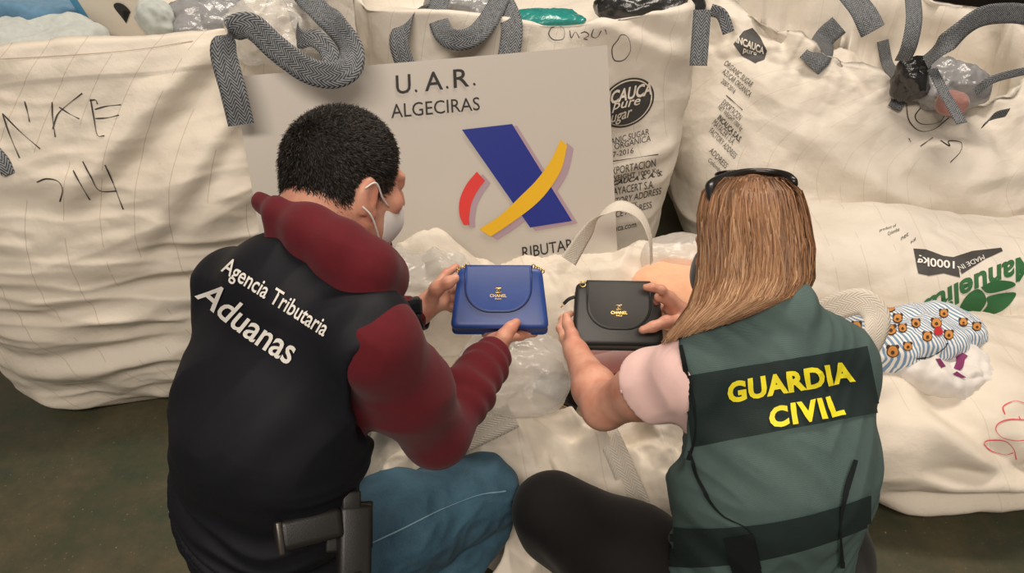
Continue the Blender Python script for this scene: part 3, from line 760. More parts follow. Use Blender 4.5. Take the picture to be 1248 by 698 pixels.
fd.chain(hood, [0.013, 0.027, 0.038, 0.043, 0.044, 0.042, 0.036], 0.016)
fd.chain([W(352, 285, 1.205), W(385, 306, 1.18), W(425, 332, 1.165)], [0.030, 0.034, 0.036], 0.02)
fd.chain([hood[0], W(350, 262, 1.28), W(400, 280, 1.36), W(450, 300, 1.38), hood[-1]], [0.013, 0.028, 0.03, 0.03, 0.034], 0.03)
fd.cone(W(340, 240, 1.24), W(380, 258, 1.24), 0.026, 0.04, 0.012, 'sub')
fd.cone(mHc-mHR[2]*0.03-mHR[1]*0.02, mN+V(0.02, 0.07, 0.07), 0.084, 0.060, 0.015, 'sub')
hoodie = field_obj('hoodie', fd, M['maroon'], man, wr_maroon, label='maroon hooded sweater')
# cuffs
for E, Wt in ((mEr, mWr), (mEl, mWl)):
    a = E*0.24+Wt*0.76; b = E*0.02+Wt*0.98
    tube('cuff', [a, a*0.9+b*0.1, a*0.5+b*0.5, b*0.9+a*0.1, b], [0.036, 0.0405, 0.039, 0.0375, 0.031], M['maroon'], hoodie, n=24, seg=14)
# vest
def wr_vest(vs, nr):
    up = (vs-mP)@nrm(mN-mP); low = smooth(0.42, 0.12, up)
    side = (vs-mP)@mr
    P = np.stack([side*3.0, (vs-mP)@mf*3.0, up*22+side*4.0], 1); P[:, 2] += 1.3*pnoise(vs*6, 97)
    P2_ = np.stack([side*5, (vs-mP)@mf*5, up*9-side*11], 1)+0.4*pnoise(vs*5, 98)[:, None]
    return low*0.020*ridged(P, 95)+0.006*(1-low)*ridged(P2_, 96)+0.004*pnoise(vs*9, 99)
fd = Field((-0.72, 0.72, 0.14), (-0.08, 1.30, 1.0), 0.0036)
fd.chain([mN-V(0, 0, 0.06), mT, mLm, mP+V(0, 0, 0.03)], [0.124, 0.158, 0.156, 0.166], 0.06, flat=mf, q=0.78)
for S in (mR, mL):
    fd.cone(mN-V(0, 0, 0.035), S*0.93+mN*0.07+V(0, 0, 0.004), 0.070, 0.068 if S is mR else 0.060, 0.06)
    fd.cone(mT, S*0.9+mN*0.1-V(0, 0, 0.05), 0.115, 0.075 if S is mR else 0.066, 0.06)
out = nrm(-mr*0.92+mf*0.38-V(0, 0, 0.12))
fd.cone(mL+out*0.088+V(0, 0, 0.05), mL+out*0.094-V(0, 0, 0.14)+mf*0.02, 0.062, 0.070, 0.012, 'sub')
for dt in (-0.10, -0.04, 0.02, 0.08, 0.14):
    fd.chain([W(505, 425, 1.14+dt), W(474, 462, 1.14+dt), W(470, 505, 1.17+dt)], [0.046, 0.055, 0.052], 0.008, mode='sub')
fd.cone(mHc, mN+V(0.03, 0.07, 0.07), 0.07, 0.060, 0.012, 'sub')
fd.cone(hood[2], hood[3], 0.030, 0.034, 0.02, 'sub')
fd.plane(mP+V(0, 0, -0.045), nrm(V(0, 0, -1)+mr*0.0))
vest = field_obj('vest', fd, M['vest_m'], man, wr_vest, label='navy black sleeveless vest')
bvV = bvh_of(vest)
#piece = lambda s, q, b, bend=0, sh=0, nm='lettering': drape(nm, *text2d(s, b, sh, maxlen=0.2), quad_map(*q, bend=bend), bvV, M['white_print'], vest, 0.002)
drape('lettering', *text2d('Agencia Tributaria', 0.012, maxlen=0.2), quad_map((280, 313), (405, 393), (392, 416), (267, 336)), bvV, M['white_print'], vest, 0.002, 'white lettering')
drape('lettering', *text2d('Aduanas', 0.014, maxlen=0.2), quad_map((262, 341), (368, 414), (352, 445), (238, 361), bend=5), bvV, M['white_print'], vest, 0.002, 'white lettering')
# jeans
def wr_jean(vs, nr):
    d = nrm(mKr-mHr); s_ = (vs-mHr)@d
    P = np.stack([vs[:, 0]*6+vs[:, 2]*9, vs[:, 1]*6, vs[:, 2]*14-vs[:, 0]*8], 1)+0.5*pnoise(vs*6, 101)[:, None]
    return 0.009*ridged(P, 102)+0.004*ridged(vs*V(16, 16, 30), 104)+0.002*pnoise(vs*13, 103)
fd = Field((-0.68, 0.72, 0.0), (0.10, 1.62, 0.52), 0.004)
fd.chain([mP+V(0, 0, 0.06), mP-V(0, 0, 0.02)], [0.155, 0.16], 0.05, flat=mf, q=0.8)
for H_, K_, A_ in ((mHr, mKr, mAr), (mHl, mKl, mAl)):
    fd.chain([H_, H_*0.5+K_*0.5+V(0, 0, 0.01), K_], [0.115, 0.100, 0.076], 0.03)
    kk = K_-V(0, 0, 0.085)+nrm(H_-K_)*0.02; fd.chain([K_, kk, kk*0.5+A_*0.5-V(0, 0, 0.0), A_], [0.074, 0.072, 0.074, 0.055], 0.012)
fd.plane(mP+V(0, 0, 0.11), V(0, 0, 1))
fd.plane(V(0, 0, 0.002), V(0, 0, -1))
jeans = field_obj('jeans', fd, M['denim'], man, wr_jean, label='blue denim jeans')

bvJ = bvh_of(jeans); M['stitch'] = mat('pale_stitching', srgb(120, 150, 164), 0.8)
drape('seam', *stroke2d([(452, 662), (490, 644), (535, 622), (580, 604), (616, 598)], 1.6), IDM, bvJ, M['stitch'], jeans, 0.0015)
# short hair: dense cap and thousands of short blades
def hair_mat(name, a, b, c):
    m = mat(name, a, 0.5); t = NT(m); at = t.n('ShaderNodeAttribute', attribute_name='tone')
    t.color(t.ramp(at.outputs['Fac'], [(0.0, a), (0.5, b), (1.0, c)])); m.node_tree.nodes['Principled BSDF'].inputs['Specular IOR Level'].default_value = 0.3
    return m
M['hair_m'] = hair_mat('dark_brown_hair', srgb(20, 16, 14), srgb(34, 28, 24), srgb(74, 64, 54))
def strands(name, roots, segs, width, tone, mt, parent, base=None):
    """ribbons: roots (n, m, 3) polylines, side vectors segs (n, m, 3)"""
    n, m, _ = roots.shape; wd = width*np.linspace(1, 0.25, m)[None, :, None]
    L_ = roots-segs*wd/2; R_ = roots+segs*wd/2
    vs = np.stack([L_, R_], 2).reshape(-1, 3)
    i = np.arange(n)[:, None]*m*2+np.arange(m-1)[None, :]*2
    q = np.stack([i, i+1, i+3, i+2], -1).reshape(-1, 4)
    tn = np.repeat(tone.reshape(n, -1) if tone.ndim > 1 else np.repeat(tone[:, None], m, 1), 2, axis=1).reshape(-1)
    if base is not None:
        bv, bq, bt = base; q = np.vstack([q, bq+len(vs)]); vs = np.vstack([vs, bv]); tn = np.concatenate([tn, bt])
    o = new_mesh(name, vs, q, mt, parent)
    at = o.data.attributes.new('tone', 'FLOAT', 'POINT'); at.data.foreach_set('value', tn.astype(np.float32)); return o
fd = Field(mHc-0.16, mHc+0.18, 0.0045)
r, f_, u = mHR; L = lambda a, b, e: mHc+a*r+b*f_+e*u
fd.ell(L(0, -0.012, 0.034), V(0.077, 0.099, 0.091), mHR, 0.02)
fd.ell(L(0, -0.042, -0.035), V(0.064, 0.052, 0.085), mHR, 0.03)
for sd in (-1, 1):
    fd.cone(L(sd*0.085, 0.030, -0.075), L(sd*0.085, 0.030, -0.025), 0.045, 0.022, 0.01, 'sub')
    fd.cone(L(sd*0.09, -0.006, -0.022), L(sd*0.09, -0.004, 0.006), 0.026, 0.024, 0.01, 'sub')
    fd.cone(L(sd*0.072, 0.085, 0.02), L(sd*0.072, 0.10, 0.065), 0.030, 0.018, 0.012, 'sub')
fd.ell(L(0, 0.115, 0.020), V(0.09, 0.062, 0.062), mHR, 0.012, 'sub')
fd.ell(L(0, 0.06, -0.09), V(0.12, 0.09, 0.085), mHR, 0.012, 'sub')
fd.ell(L(0, -0.05, -0.165), V(0.12, 0.12, 0.06), mHR, 0.012, 'sub')
hv, hq = fd.mesh(); hv = relax(hv, hq, 2); hn = vnormals(hv, hq)
n = 46000; ci = RNG.integers(0, len(hv), n); rt = hv[ci]+RNG.normal(0, 0.0012, (n, 3)); nn = hn[ci]
wh = L(0.0, -0.075, 0.085)                                             # whorl at the crown
dv = rt-wh; dv -= nn*(dv*nn).sum(1)[:, None]; dl = np.linalg.norm(dv, axis=1)[:, None]+1e-6; fl = dv/dl
sw = np.cross(nn, fl); fl = nrm(fl.mean(0))*0+fl+sw*0.5*np.exp(-dl/0.04)
fl = fl+RNG.normal(0, 0.35, (n, 3)); ln = RNG.uniform(0.005, 0.0095, n)[:, None]
dirs = fl*0.9+nn*0.32; dirs /= np.linalg.norm(dirs, axis=1)[:, None]
side = np.cross(dirs, nn+RNG.normal(0, 0.4, (n, 3))); side /= np.linalg.norm(side, axis=1)[:, None]
rts = np.stack([rt-nn*0.002, rt+dirs*ln*0.55, rt+dirs*ln-nn*0.001], 1)
tone = np.clip(RNG.beta(1.6, 3.2, n)+0.35*(RNG.random(n) < 0.05), 0, 1)
strands('hair', rts, np.repeat(side[:, None], 3, 1), 0.0011, tone, M['hair_m'], man, (hv-hn*0.003, hq, np.full(len(hv), 0.08)))['label'] = 'short dark brown hair'

# face mask with ear loops
M['mask_w'] = cloth_mat('white_mask', (0.72, 0.70, 0.68), 0.05, 700)
fd = Field(mHc-0.17, mHc+0.19, 0.004)
fd.ell(L(0, 0.034, -0.050), V(0.064, 0.076, 0.066), mHR, 0.02); fd.cone(L(0, 0.098, -0.012), L(0, 0.098, -0.055), 0.012, 0.02, 0.03)
fd.ell(L(0, 0.012, -0.050), V(0.060, 0.074, 0.075), mHR, 0.004, 'sub')
fd.plane(L(0, 0.038, 0), -f_); fd.plane(L(0, 0.0, 0.004)+f_*0.05, u-0.25*f_)
mask = field_obj('face_mask', fd, M['mask_w'], man, label='white face mask')
for a, b in ((0.010, 0.032), (-0.030, -0.045)):
    tube('ear_loop', [L(0.062, 0.045, -0.020 if a > 0 else -0.095), L(0.078, 0.020, -0.004 if a > 0 else -0.062), L(0.090, -0.006, 0.022 if a > 0 else -0.030), L(0.086, -0.022, 0.012 if a > 0 else -0.016)], 0.0014, M['mask_w'], mask, n=6, seg=16)
# watch on the left wrist
M['black_rubber'] = mat('black_rubber', (0.012, 0.012, 0.013), 0.45)
ad = nrm(mWl-mEl); wc = mWl+ad*0.004; w1 = nrm(np.cross(ad, V(0, 0, 1))); w2 = np.cross(ad, w1)
wt = [wc+0.0345*(cos(a)*w1+sin(a)*w2*0.92) for a in np.linspace(0, 2*pi, 33)]
watch = strap('watch', wt, [ad]*33, 0.022, M['black_rubber'], man, 0.004, 64); watch['label'] = 'black wristwatch'
fc_ = nrm(-FW*0.8+V(0, 0, 0.5)-ad*(ad@(-FW*0.8+V(0, 0, 0.5))))
fr = frame(ad, fc_); Mx = Matrix([[*fr[:, 0]], [*fr[:, 1]], [*fr[:, 2]]]).to_4x4()
Mw = Matrix(((fr[0][0], fr[1][0], fr[2][0], 0), (fr[0][1], fr[1][1], fr[2][1], 0), (fr[0][2], fr[1][2], fr[2][2], 0), (0, 0, 0, 1)))
Mw.translation = Vector(wc+fc_*0.036)
M['dark_glass'] = mat('watch_glass', (0.01, 0.012, 0.014), 0.12)
box_mesh('watch_case', (0.03, 0.034, 0.008), M['dark_glass'], watch, 0.003, Mw)
# ------------------------------------------------------------------ seated woman in the green vest
M['skin_w'] = skin_mat('light_skin', srgb(218, 164, 140), srgb(204, 138, 116))
M['pink'] = cloth_mat('pink_jersey', srgb(246, 208, 202), 0.03, 1100, 0.85, 0.1)
M['leggings'] = cloth_mat('black_leggings', srgb(13, 11, 11), 0.1, 1300, 0.75, 0.05)
def mesh_mat(name, col, sc=3200, amp=0.12):
    m = cloth_mat(name, col, 0.05, 700, 0.7, 0.0); t = NT(m)
    sp = t.n('ShaderNodeSeparateXYZ'); t.l(t.coord('Object'), sp.inputs[0])
    t.bump(t.math('SINE', t.math('MULTIPLY', sp.outputs[2], sc)), amp, 0.0012)
    return m
M['vest_w'] = mesh_mat('green_mesh_vest', srgb(78, 97, 94)); M['band_w'] = mesh_mat('dark_green_band', srgb(34, 46, 45)); M['trim_w'] = cloth_mat('black_green_trim', srgb(22, 28, 28), 0.05, 800, 0.7, 0)
M['yellow_print'] = mat('yellow_print', srgb(240, 226, 40), 0.55)
wLs = W(842, 452, 1.19); wRs = W(1018, 442, 1.28); wN = V(0.41, 0.985, 0.80); wP = V(0.435, 0.90, 0.27)
wr_ = nrm(wRs-wLs); wr_ = nrm(V(wr_[0], wr_[1], 0)); wf = V(-wr_[1], wr_[0], 0)
wT = wN*0.58+wP*0.42+V(0.0, -0.03, 0); wLm = wN*0.24+wP*0.76+V(0, -0.005, 0)
wHc = W(912, 305, 1.285); wHf = nrm(V(-0.42, 0.80, -0.42)); wHR = frame(wHf, V(0, 0.1, 1))
wEl = W(736, 496, 1.375); wWl = W(704, 432, 1.53); wEr = V(0.585, 1.21, 0.52); wWr = W(845, 392, 1.575)
wHl = wP-wr_*0.09; wHr = wP+wr_*0.09; wKl = W(672, 622, 1.565); wKr = V(0.68, 1.16, 0.16)
wAl = wP-wr_*0.06-wf*0.10+V(0, 0, -0.18); wAr = wP+wr_*0.12-wf*0.08+V(0, 0, -0.18)
woman = empty('person', (wP[0], wP[1], 0), 'person with long blonde hair in green vest holding black purse', 'person')
whL = dict(palm=[(wWl, W(694, 412, 1.575)), 0.024],
    fingers=[([W(688, 412, 1.585), W(683, 400, 1.60), W(686, 388, 1.625), W(696, 382, 1.640)], 0.0088, 0.0072),
             ([W(690, 414, 1.60), W(686, 404, 1.625), W(694, 396, 1.65)], 0.0088, 0.0072),
             ([W(696, 418, 1.60), W(694, 412, 1.63), W(702, 405, 1.655)], 0.0084, 0.007),
             ([W(703, 424, 1.59), W(706, 420, 1.625), W(714, 414, 1.655)], 0.0076, 0.0064)],
    thumb=([W(699, 424, 1.555), W(697, 408, 1.552), W(692, 395, 1.556), W(690, 385, 1.560)], 0.0135, 0.0082))
whR = dict(palm=[(wWr, W(823, 372, 1.56)), 0.024],
    fingers=[([W(816, 361, 1.55), W(806, 353, 1.538), W(795, 350, 1.535), W(787, 350, 1.538)], 0.0092, 0.0072),
             ([W(814, 366, 1.555), W(803, 362, 1.560), W(800, 368, 1.580)], 0.0088, 0.0075),
             ([W(816, 376, 1.570), W(806, 375, 1.600), W(800, 378, 1.625)], 0.0084, 0.007),
             ([W(820, 384, 1.575), W(810, 384, 1.605), W(803, 385, 1.625)], 0.0076, 0.0064)],
    thumb=([W(830, 392, 1.555), W(812, 392, 1.535), W(796, 398, 1.530), W(783, 402, 1.530)], 0.0135, 0.0080))
fd = Field((-0.02, 0.62, 0.0), (0.86, 1.46, 1.04), 0.0036)
head(fd, wHc, wHR, 0.90)
fd.chain([wN-V(0, 0, 0.03), wN*0.4+wHc*0.6-wHR[1]*0.02, wHc-wHR[1]*0.02-V(0, 0, 0.01)], [0.055, 0.047, 0.046], 0.03)
for S, E, Wt in ((wLs, wEl, wWl), (wRs, wEr, wWr)):
    fd.cone(wN-V(0, 0, 0.05), S, 0.045, 0.045, 0.05)
    fd.chain([S, S*0.5+E*0.5, E], [0.045, 0.043, 0.037], 0.03); fd.chain([E, E*0.66+Wt*0.34, Wt], [0.037, 0.038, 0.0245], 0.02)
fd.chain([wN-V(0, 0, 0.07), wT, wLm, wP], [0.09, 0.118, 0.105, 0.135], 0.06, flat=wf, q=0.75)
for H_, K_, A_ in ((wHl, wKl, wAl), (wHr, wKr, wAr)):
    fd.chain([H_, H_*0.5+K_*0.5, K_], [0.088, 0.074, 0.054], 0.03); fd.chain([K_-V(0, 0, 0.05), A_], [0.045, 0.032], 0.02)
    ft = nrm(A_-K_); fd.cone(A_-V(0, 0, 0.01), A_+ft*0.10-V(0, 0, 0.02), 0.030, 0.024, 0.02)
hand(fd, whL, wWl, wr=0.024); hand(fd, whR, wWr, wr=0.025)
wbody = field_obj('body', fd, M['skin_w'], woman, it=1, label='bare arms, hands and face')
# t-shirt
fd = Field((0.02, 0.70, 0.30), (0.80, 1.30, 0.95), 0.004)
fd.chain([wN-V(0, 0, 0.07), wT, wLm], [0.098, 0.130, 0.118], 0.06, flat=wf, q=0.78)
for S, E in ((wLs, wEl), (wRs, wEr)):
    fd.cone(wN-V(0, 0, 0.05), S, 0.052, 0.050, 0.05)
    fd.chain([S-nrm(wT-S)*0.0, S*0.62+E*0.38, S*0.40+E*0.60], [0.050, 0.054, 0.057], 0.03)
    fd.cone(wT, S*0.9+wT*0.1, 0.085, 0.045, 0.05)
    fd.cone(S*0.30+E*0.70, E, 0.085, 0.085, 0.004, 'sub')
def wr_pink(vs, nr):
    P = np.stack([vs[:, 0]*12+vs[:, 2]*5, vs[:, 1]*10, vs[:, 2]*12-vs[:, 0]*9], 1)+0.5*pnoise(vs*8, 111)[:, None]
    return 0.0035*ridged(P, 112)+0.002*pnoise(vs*14, 113)
tee = field_obj('t_shirt', fd, M['pink'], woman, wr_pink, label='pale pink short-sleeved t-shirt')
# vest
def wr_vw(vs, nr):
    up = (vs-wP)@nrm(wN-wP); side = (vs-wP)@wr_; low = smooth(0.36, 0.10, up)
    P = np.stack([side*4, (vs-wP)@wf*4, up*16-np.abs(side)*14], 1)+0.7*pnoise(vs*6, 121)[:, None]
    return (0.004+0.006*low)*ridged(P, 122)+0.003*pnoise(vs*11, 123)
fd = Field((0.10, 0.60, 0.10), (0.80, 1.25, 0.92), 0.0036)
fd.chain([wN-V(0, 0, 0.075), wT, wLm, wP+V(0, 0, 0.0)], [0.118, 0.156, 0.142, 0.160], 0.06, flat=wf, q=0.82)
for S in (wLs, wRs):
    fd.cone(wN-V(0, 0, 0.045), S*0.92+wN*0.08+V(0, 0, 0.004), 0.062, 0.066, 0.05)
    fd.cone(wT, S*0.9+wN*0.1-V(0, 0, 0.05), 0.11, 0.066, 0.06)
fd.cone(wN-V(0, 0, 0.02), wN+V(0, 0.01, 0.028), 0.066, 0.058, 0.02)
for S, sd in ((wLs, -1), (wRs, 1)):
    out = nrm(wr_*sd*0.94+wf*0.34)
    if sd < 0:
        for dt in (-0.06, 0.0, 0.06, 0.12): fd.chain([W(800, 415, 1.17+dt), W(800, 480, 1.18+dt), W(808, 548, 1.22+dt)], [0.034, 0.052, 0.038], 0.008, mode='sub')
    else: fd.cone(S+out*0.090+V(0, 0, 0.05), S+out*(0.098)-V(0, 0, 0.16)+wf*0.01, 0.058, 0.062, 0.012, 'sub')
fd.plane(wP+V(0, 0, -0.12), V(0, 0, -1))
wvest = field_obj('vest', fd, M['vest_w'], woman, wr_vw, label='sleeveless dark green mesh vest')
bvW = bvh_of(wvest)
def gridquad(tl, tr, br, bl, nx, ny, bend=0, bulge=0):
    f_ = quad_map(tl, tr, br, bl, bend); v = np.array([f_((i/(nx-1), j/(ny-1))) for j in range(ny) for i in range(nx)])
    return v, [tuple(q) for q in grid_faces(ny, nx)]
drape('band', *gridquad((834, 458), (1056, 422), (1072, 502), (844, 544), 60, 30), IDM, bvW, M['band_w'], wvest, 0.0022, 'dark band across the back')
drape('lettering', *text2d('GUARDIA', 0.046, space=1.08, maxlen=0.2), quad_map((884, 465), (1034, 439), (1040, 465), (886, 491)), bvW, M['yellow_print'], wvest, 0.0042, 'yellow block lettering')
drape('lettering', *text2d('CIVIL', 0.046, space=1.16, maxlen=0.2), quad_map((936, 496), (1019, 481), (1029, 506), (937, 523)), bvW, M['yellow_print'], wvest, 0.0042, 'yellow block lettering')
drape('belt', *gridquad((800, 640), (1060, 603), (1060, 640), (800, 690), 60, 12, bend=16), IDM, bvW, M['band_w'], wvest, 0.0024, 'dark waist strap')
drape('strap_tab', *gridquad((884, 652), (918, 648), (932, 712), (898, 715), 12, 20), IDM, bvW, M['trim_w'], wvest, 0.006)
drape('seam_tape', *stroke2d([(842, 548), (856, 590), (880, 625), (915, 646), (926, 690)], 4), IDM, bvW, M['trim_w'], wvest, 0.005)
drape('seam_tape', *stroke2d([(1040, 560), (1028, 600), (1022, 640), (1024, 690)], 6), IDM, bvW, M['trim_w'], wvest, 0.005)
drape('armhole_trim', *stroke2d([(831, 421), (838, 455), (846, 490), (848, 530), (840, 560)], 5), IDM, bvW, M['trim_w'], wvest, 0.003)
# leggings
fd = Field((-0.02, 0.60, 0.0), (0.86, 1.40, 0.46), 0.004)
fd.chain([wP+V(0, 0, 0.04), wP-V(0, 0, 0.03)], [0.14, 0.15], 0.05, flat=wf, q=0.8)
for H_, K_, A_ in ((wHl, wKl, wAl), (wHr, wKr, wAr)):
    fd.chain([H_, H_*0.5+K_*0.5, K_], [0.112, 0.106, 0.076], 0.03)
    kk = K_-V(0, 0, 0.05)+nrm(H_-K_)*0.01; fd.chain([K_, kk, kk*0.5+A_*0.5, A_], [0.066, 0.060, 0.056, 0.042], 0.03)
fd.plane(V(0, 0, 0.002), V(0, 0, -1))
legg = field_obj('leggings', fd, M['leggings'], woman, lambda vs, nr: 0.003*pnoise(vs*9, 131), label='black leggings')

# long hair: rings from crown to tips, strands along them
M['hair_w'] = hair_mat('blonde_hair', srgb(84, 58, 42), srgb(158, 116, 84), srgb(214, 178, 140))
HS = np.array([0, .04, .12, .26, .45, .62, .77, .90, 1.0])
HX = [918, 918, 917, 918, 922, 921, 910, 882, 852]; HY = [212, 216, 232, 262, 302, 340, 372, 398, 420]
HW = [3, 36, 56, 64, 67, 68, 67, 58, 44]; HT = [1.262, 1.262, 1.262, 1.258, 1.252, 1.24, 1.215, 1.19, 1.185]; HD = [0.004, .065, .098, .115, .116, .110, .097, .07, .045]
def hairpt(s, ph, infl=0.0):
    x, y, w_, t, d = (np.interp(s, HS, q) for q in (HX, HY, HW, HT, HD))
    cph, sph = np.cos(ph), np.sin(ph)
    y = y-18*smooth(0.6, 1.0, s)*(1+cph)*0.5*1.6*(cph > -2)
    x = x+(w_+infl*700)*cph; t = t-(d+infl)*sph
    return CAM+t[..., None]*(FW+RT*((x-CX)/FPX)[..., None]+UPV*((CY-y)/FPX)[..., None])
nb_, ns_ = 72, 44
S_, PH = np.meshgrid(np.linspace(0, 0.985, ns_), np.linspace(-pi, pi, nb_, endpoint=False), indexing='ij')
hb = hairpt(S_.ravel(), PH.ravel(), -0.003)
gap = (np.cos(PH.ravel()) < -0.55) & (np.sin(PH.ravel()) < -0.2)
hbq = grid_faces(ns_, nb_, wrap=True)
face_open = ((PH.ravel() < -0.5*pi-0.15) & (S_.ravel() > 0.30))                # leave the face free (left, far side)
hbq = hbq[~face_open[hbq].all(1)]
btone = np.clip(0.40+0.25*S_.ravel()+0.1*np.sin(PH.ravel()*23), 0, 1)
n, m_ = 6000, 18
ph0 = RNG.uniform(-0.42*pi, 1.08*pi, n); st0 = np.where(RNG.random(n) < 0.6, RNG.uniform(0.01, 0.12, n), RNG.uniform(0.1, 0.6, n)); en = np.clip(0.93+RNG.normal(0, 0.035, n), 0.8, 1.02); en = np.where(RNG.random(n) < 0.15, en-RNG.uniform(0, 0.25, n), en)
tt = np.linspace(0, 1, m_)[None, :]; ss = st0[:, None]+(en-st0)[:, None]*tt
php = ph0[:, None]+0.06*np.sin(tt*5+RNG.uniform(0, 6, n)[:, None])*RNG.normal(0, 1, n)[:, None]+0.10*RNG.normal(0, 1, n)[:, None]*tt
inf = (0.001+0.004*RNG.random(n))[:, None]*np.ones((1, m_))+0.002*np.sin(tt*9+RNG.uniform(0, 6, n)[:, None])
inf = inf+0.006*pnoise(np.stack([np.cos(ph0)*4, np.sin(ph0)*4, 0*ph0], 1), 5)[:, None]
rts = hairpt(ss.ravel(), php.ravel(), inf.ravel()).reshape(n, m_, 3)
tg = np.gradient(rts, axis=1); cen = hairpt(ss.ravel(), php.ravel(), inf.ravel()-0.03).reshape(n, m_, 3)
outw = rts-cen; side = np.cross(tg, outw); side /= np.linalg.norm(side, axis=2)[:, :, None]+1e-9; outw /= np.linalg.norm(outw, axis=2)[:, :, None]+1e-9; side = side+outw*RNG.uniform(-0.9, 0.9, n)[:, None, None]; side /= np.linalg.norm(side, axis=2)[:, :, None]+1e-9
clump = 0.30*pnoise(np.stack([np.cos(ph0)*7, np.sin(ph0)*7, 0*ph0+2], 1), 8)
tone = np.clip((0.36+clump+RNG.normal(0, 0.15, n))[:, None]+0.22*ss-0.28*np.exp(-ss/0.16), 0, 1)
wh_ = strands('hair', rts, side, 0.0021, tone, M['hair_w'], woman, (hb, hbq, btone)); wh_['label'] = 'long straight blonde hair with darker roots'
# black mask
M['mask_b'] = cloth_mat('black_mask', (0.012, 0.012, 0.013), 0.05, 700)
r, f_, u = wHR; L = lambda a, b, e: wHc+0.90*(a*r+b*f_+e*u)
fd = Field(wHc-0.17, wHc+0.19, 0.004)
fd.ell(L(0, 0.050, -0.052), V(0.066, 0.080, 0.062), wHR, 0.02); fd.ell(L(0, 0.105, -0.03), V(0.022, 0.026, 0.030), wHR, 0.03)
fd.ell(L(0, 0.020, -0.052), V(0.060, 0.074, 0.075), wHR, 0.004, 'sub'); fd.plane(L(0, 0.030, 0), -f_); fd.plane(L(0, 0.05, 0.004), u-0.25*f_)
wmask = field_obj('face_mask', fd, M['mask_b'], woman, label='black face mask')
tube('ear_loop', [L(-0.062, 0.040, -0.03), L(-0.076, 0.015, -0.012), L(-0.088, -0.01, 0.012)], 0.002, M['mask_b'], wmask, n=6, seg=10)
# sunglasses pushed up on the head
M['shade_frame'] = mat('black_frame', (0.012, 0.011, 0.011), 0.3)
gl = tube('sunglasses', [W(872, 262, 1.205), W(868, 244, 1.205), W(866, 228, 1.215), W(874, 220, 1.235), W(895, 212, 1.27), W(918, 208.5, 1.285), W(945, 210.5, 1.275), W(960, 215, 1.25), W(967, 221, 1.235), W(969, 228, 1.24)], [0.004, 0.0065, 0.009, 0.0075, 0.006, 0.005, 0.006, 0.007, 0.007, 0.004], M['shade_frame'], woman, n=8, seg=60)
gl['label'] = 'black sunglasses pushed up on the head'
M['lens'] = mat('dark_lens', (0.01, 0.009, 0.008), 0.08)
for x0, x1 in ((876, 913), (922, 960)):
    a = np.linspace(0, 2*pi, 28, endpoint=False); xm = (x0+x1)/2; vs = []
    for q, off in ((1, 0), (1, 0.003)):
        for k in a: vs.append(W(xm, 212, 1.29)+V(1, 0, 0)*cos(k)*0.026+nrm(V(0, 0.75, -0.65))*(sin(k)*0.021+0.02)+nrm(V(0, 0.65, 0.75))*(off+0.004))
    new_mesh('lens', vs, [tuple(range(27, -1, -1)), tuple(range(28, 56))]+[(i, (i+1) % 28, 28+(i+1) % 28, 28+i) for i in range(28)], M['lens'], gl)
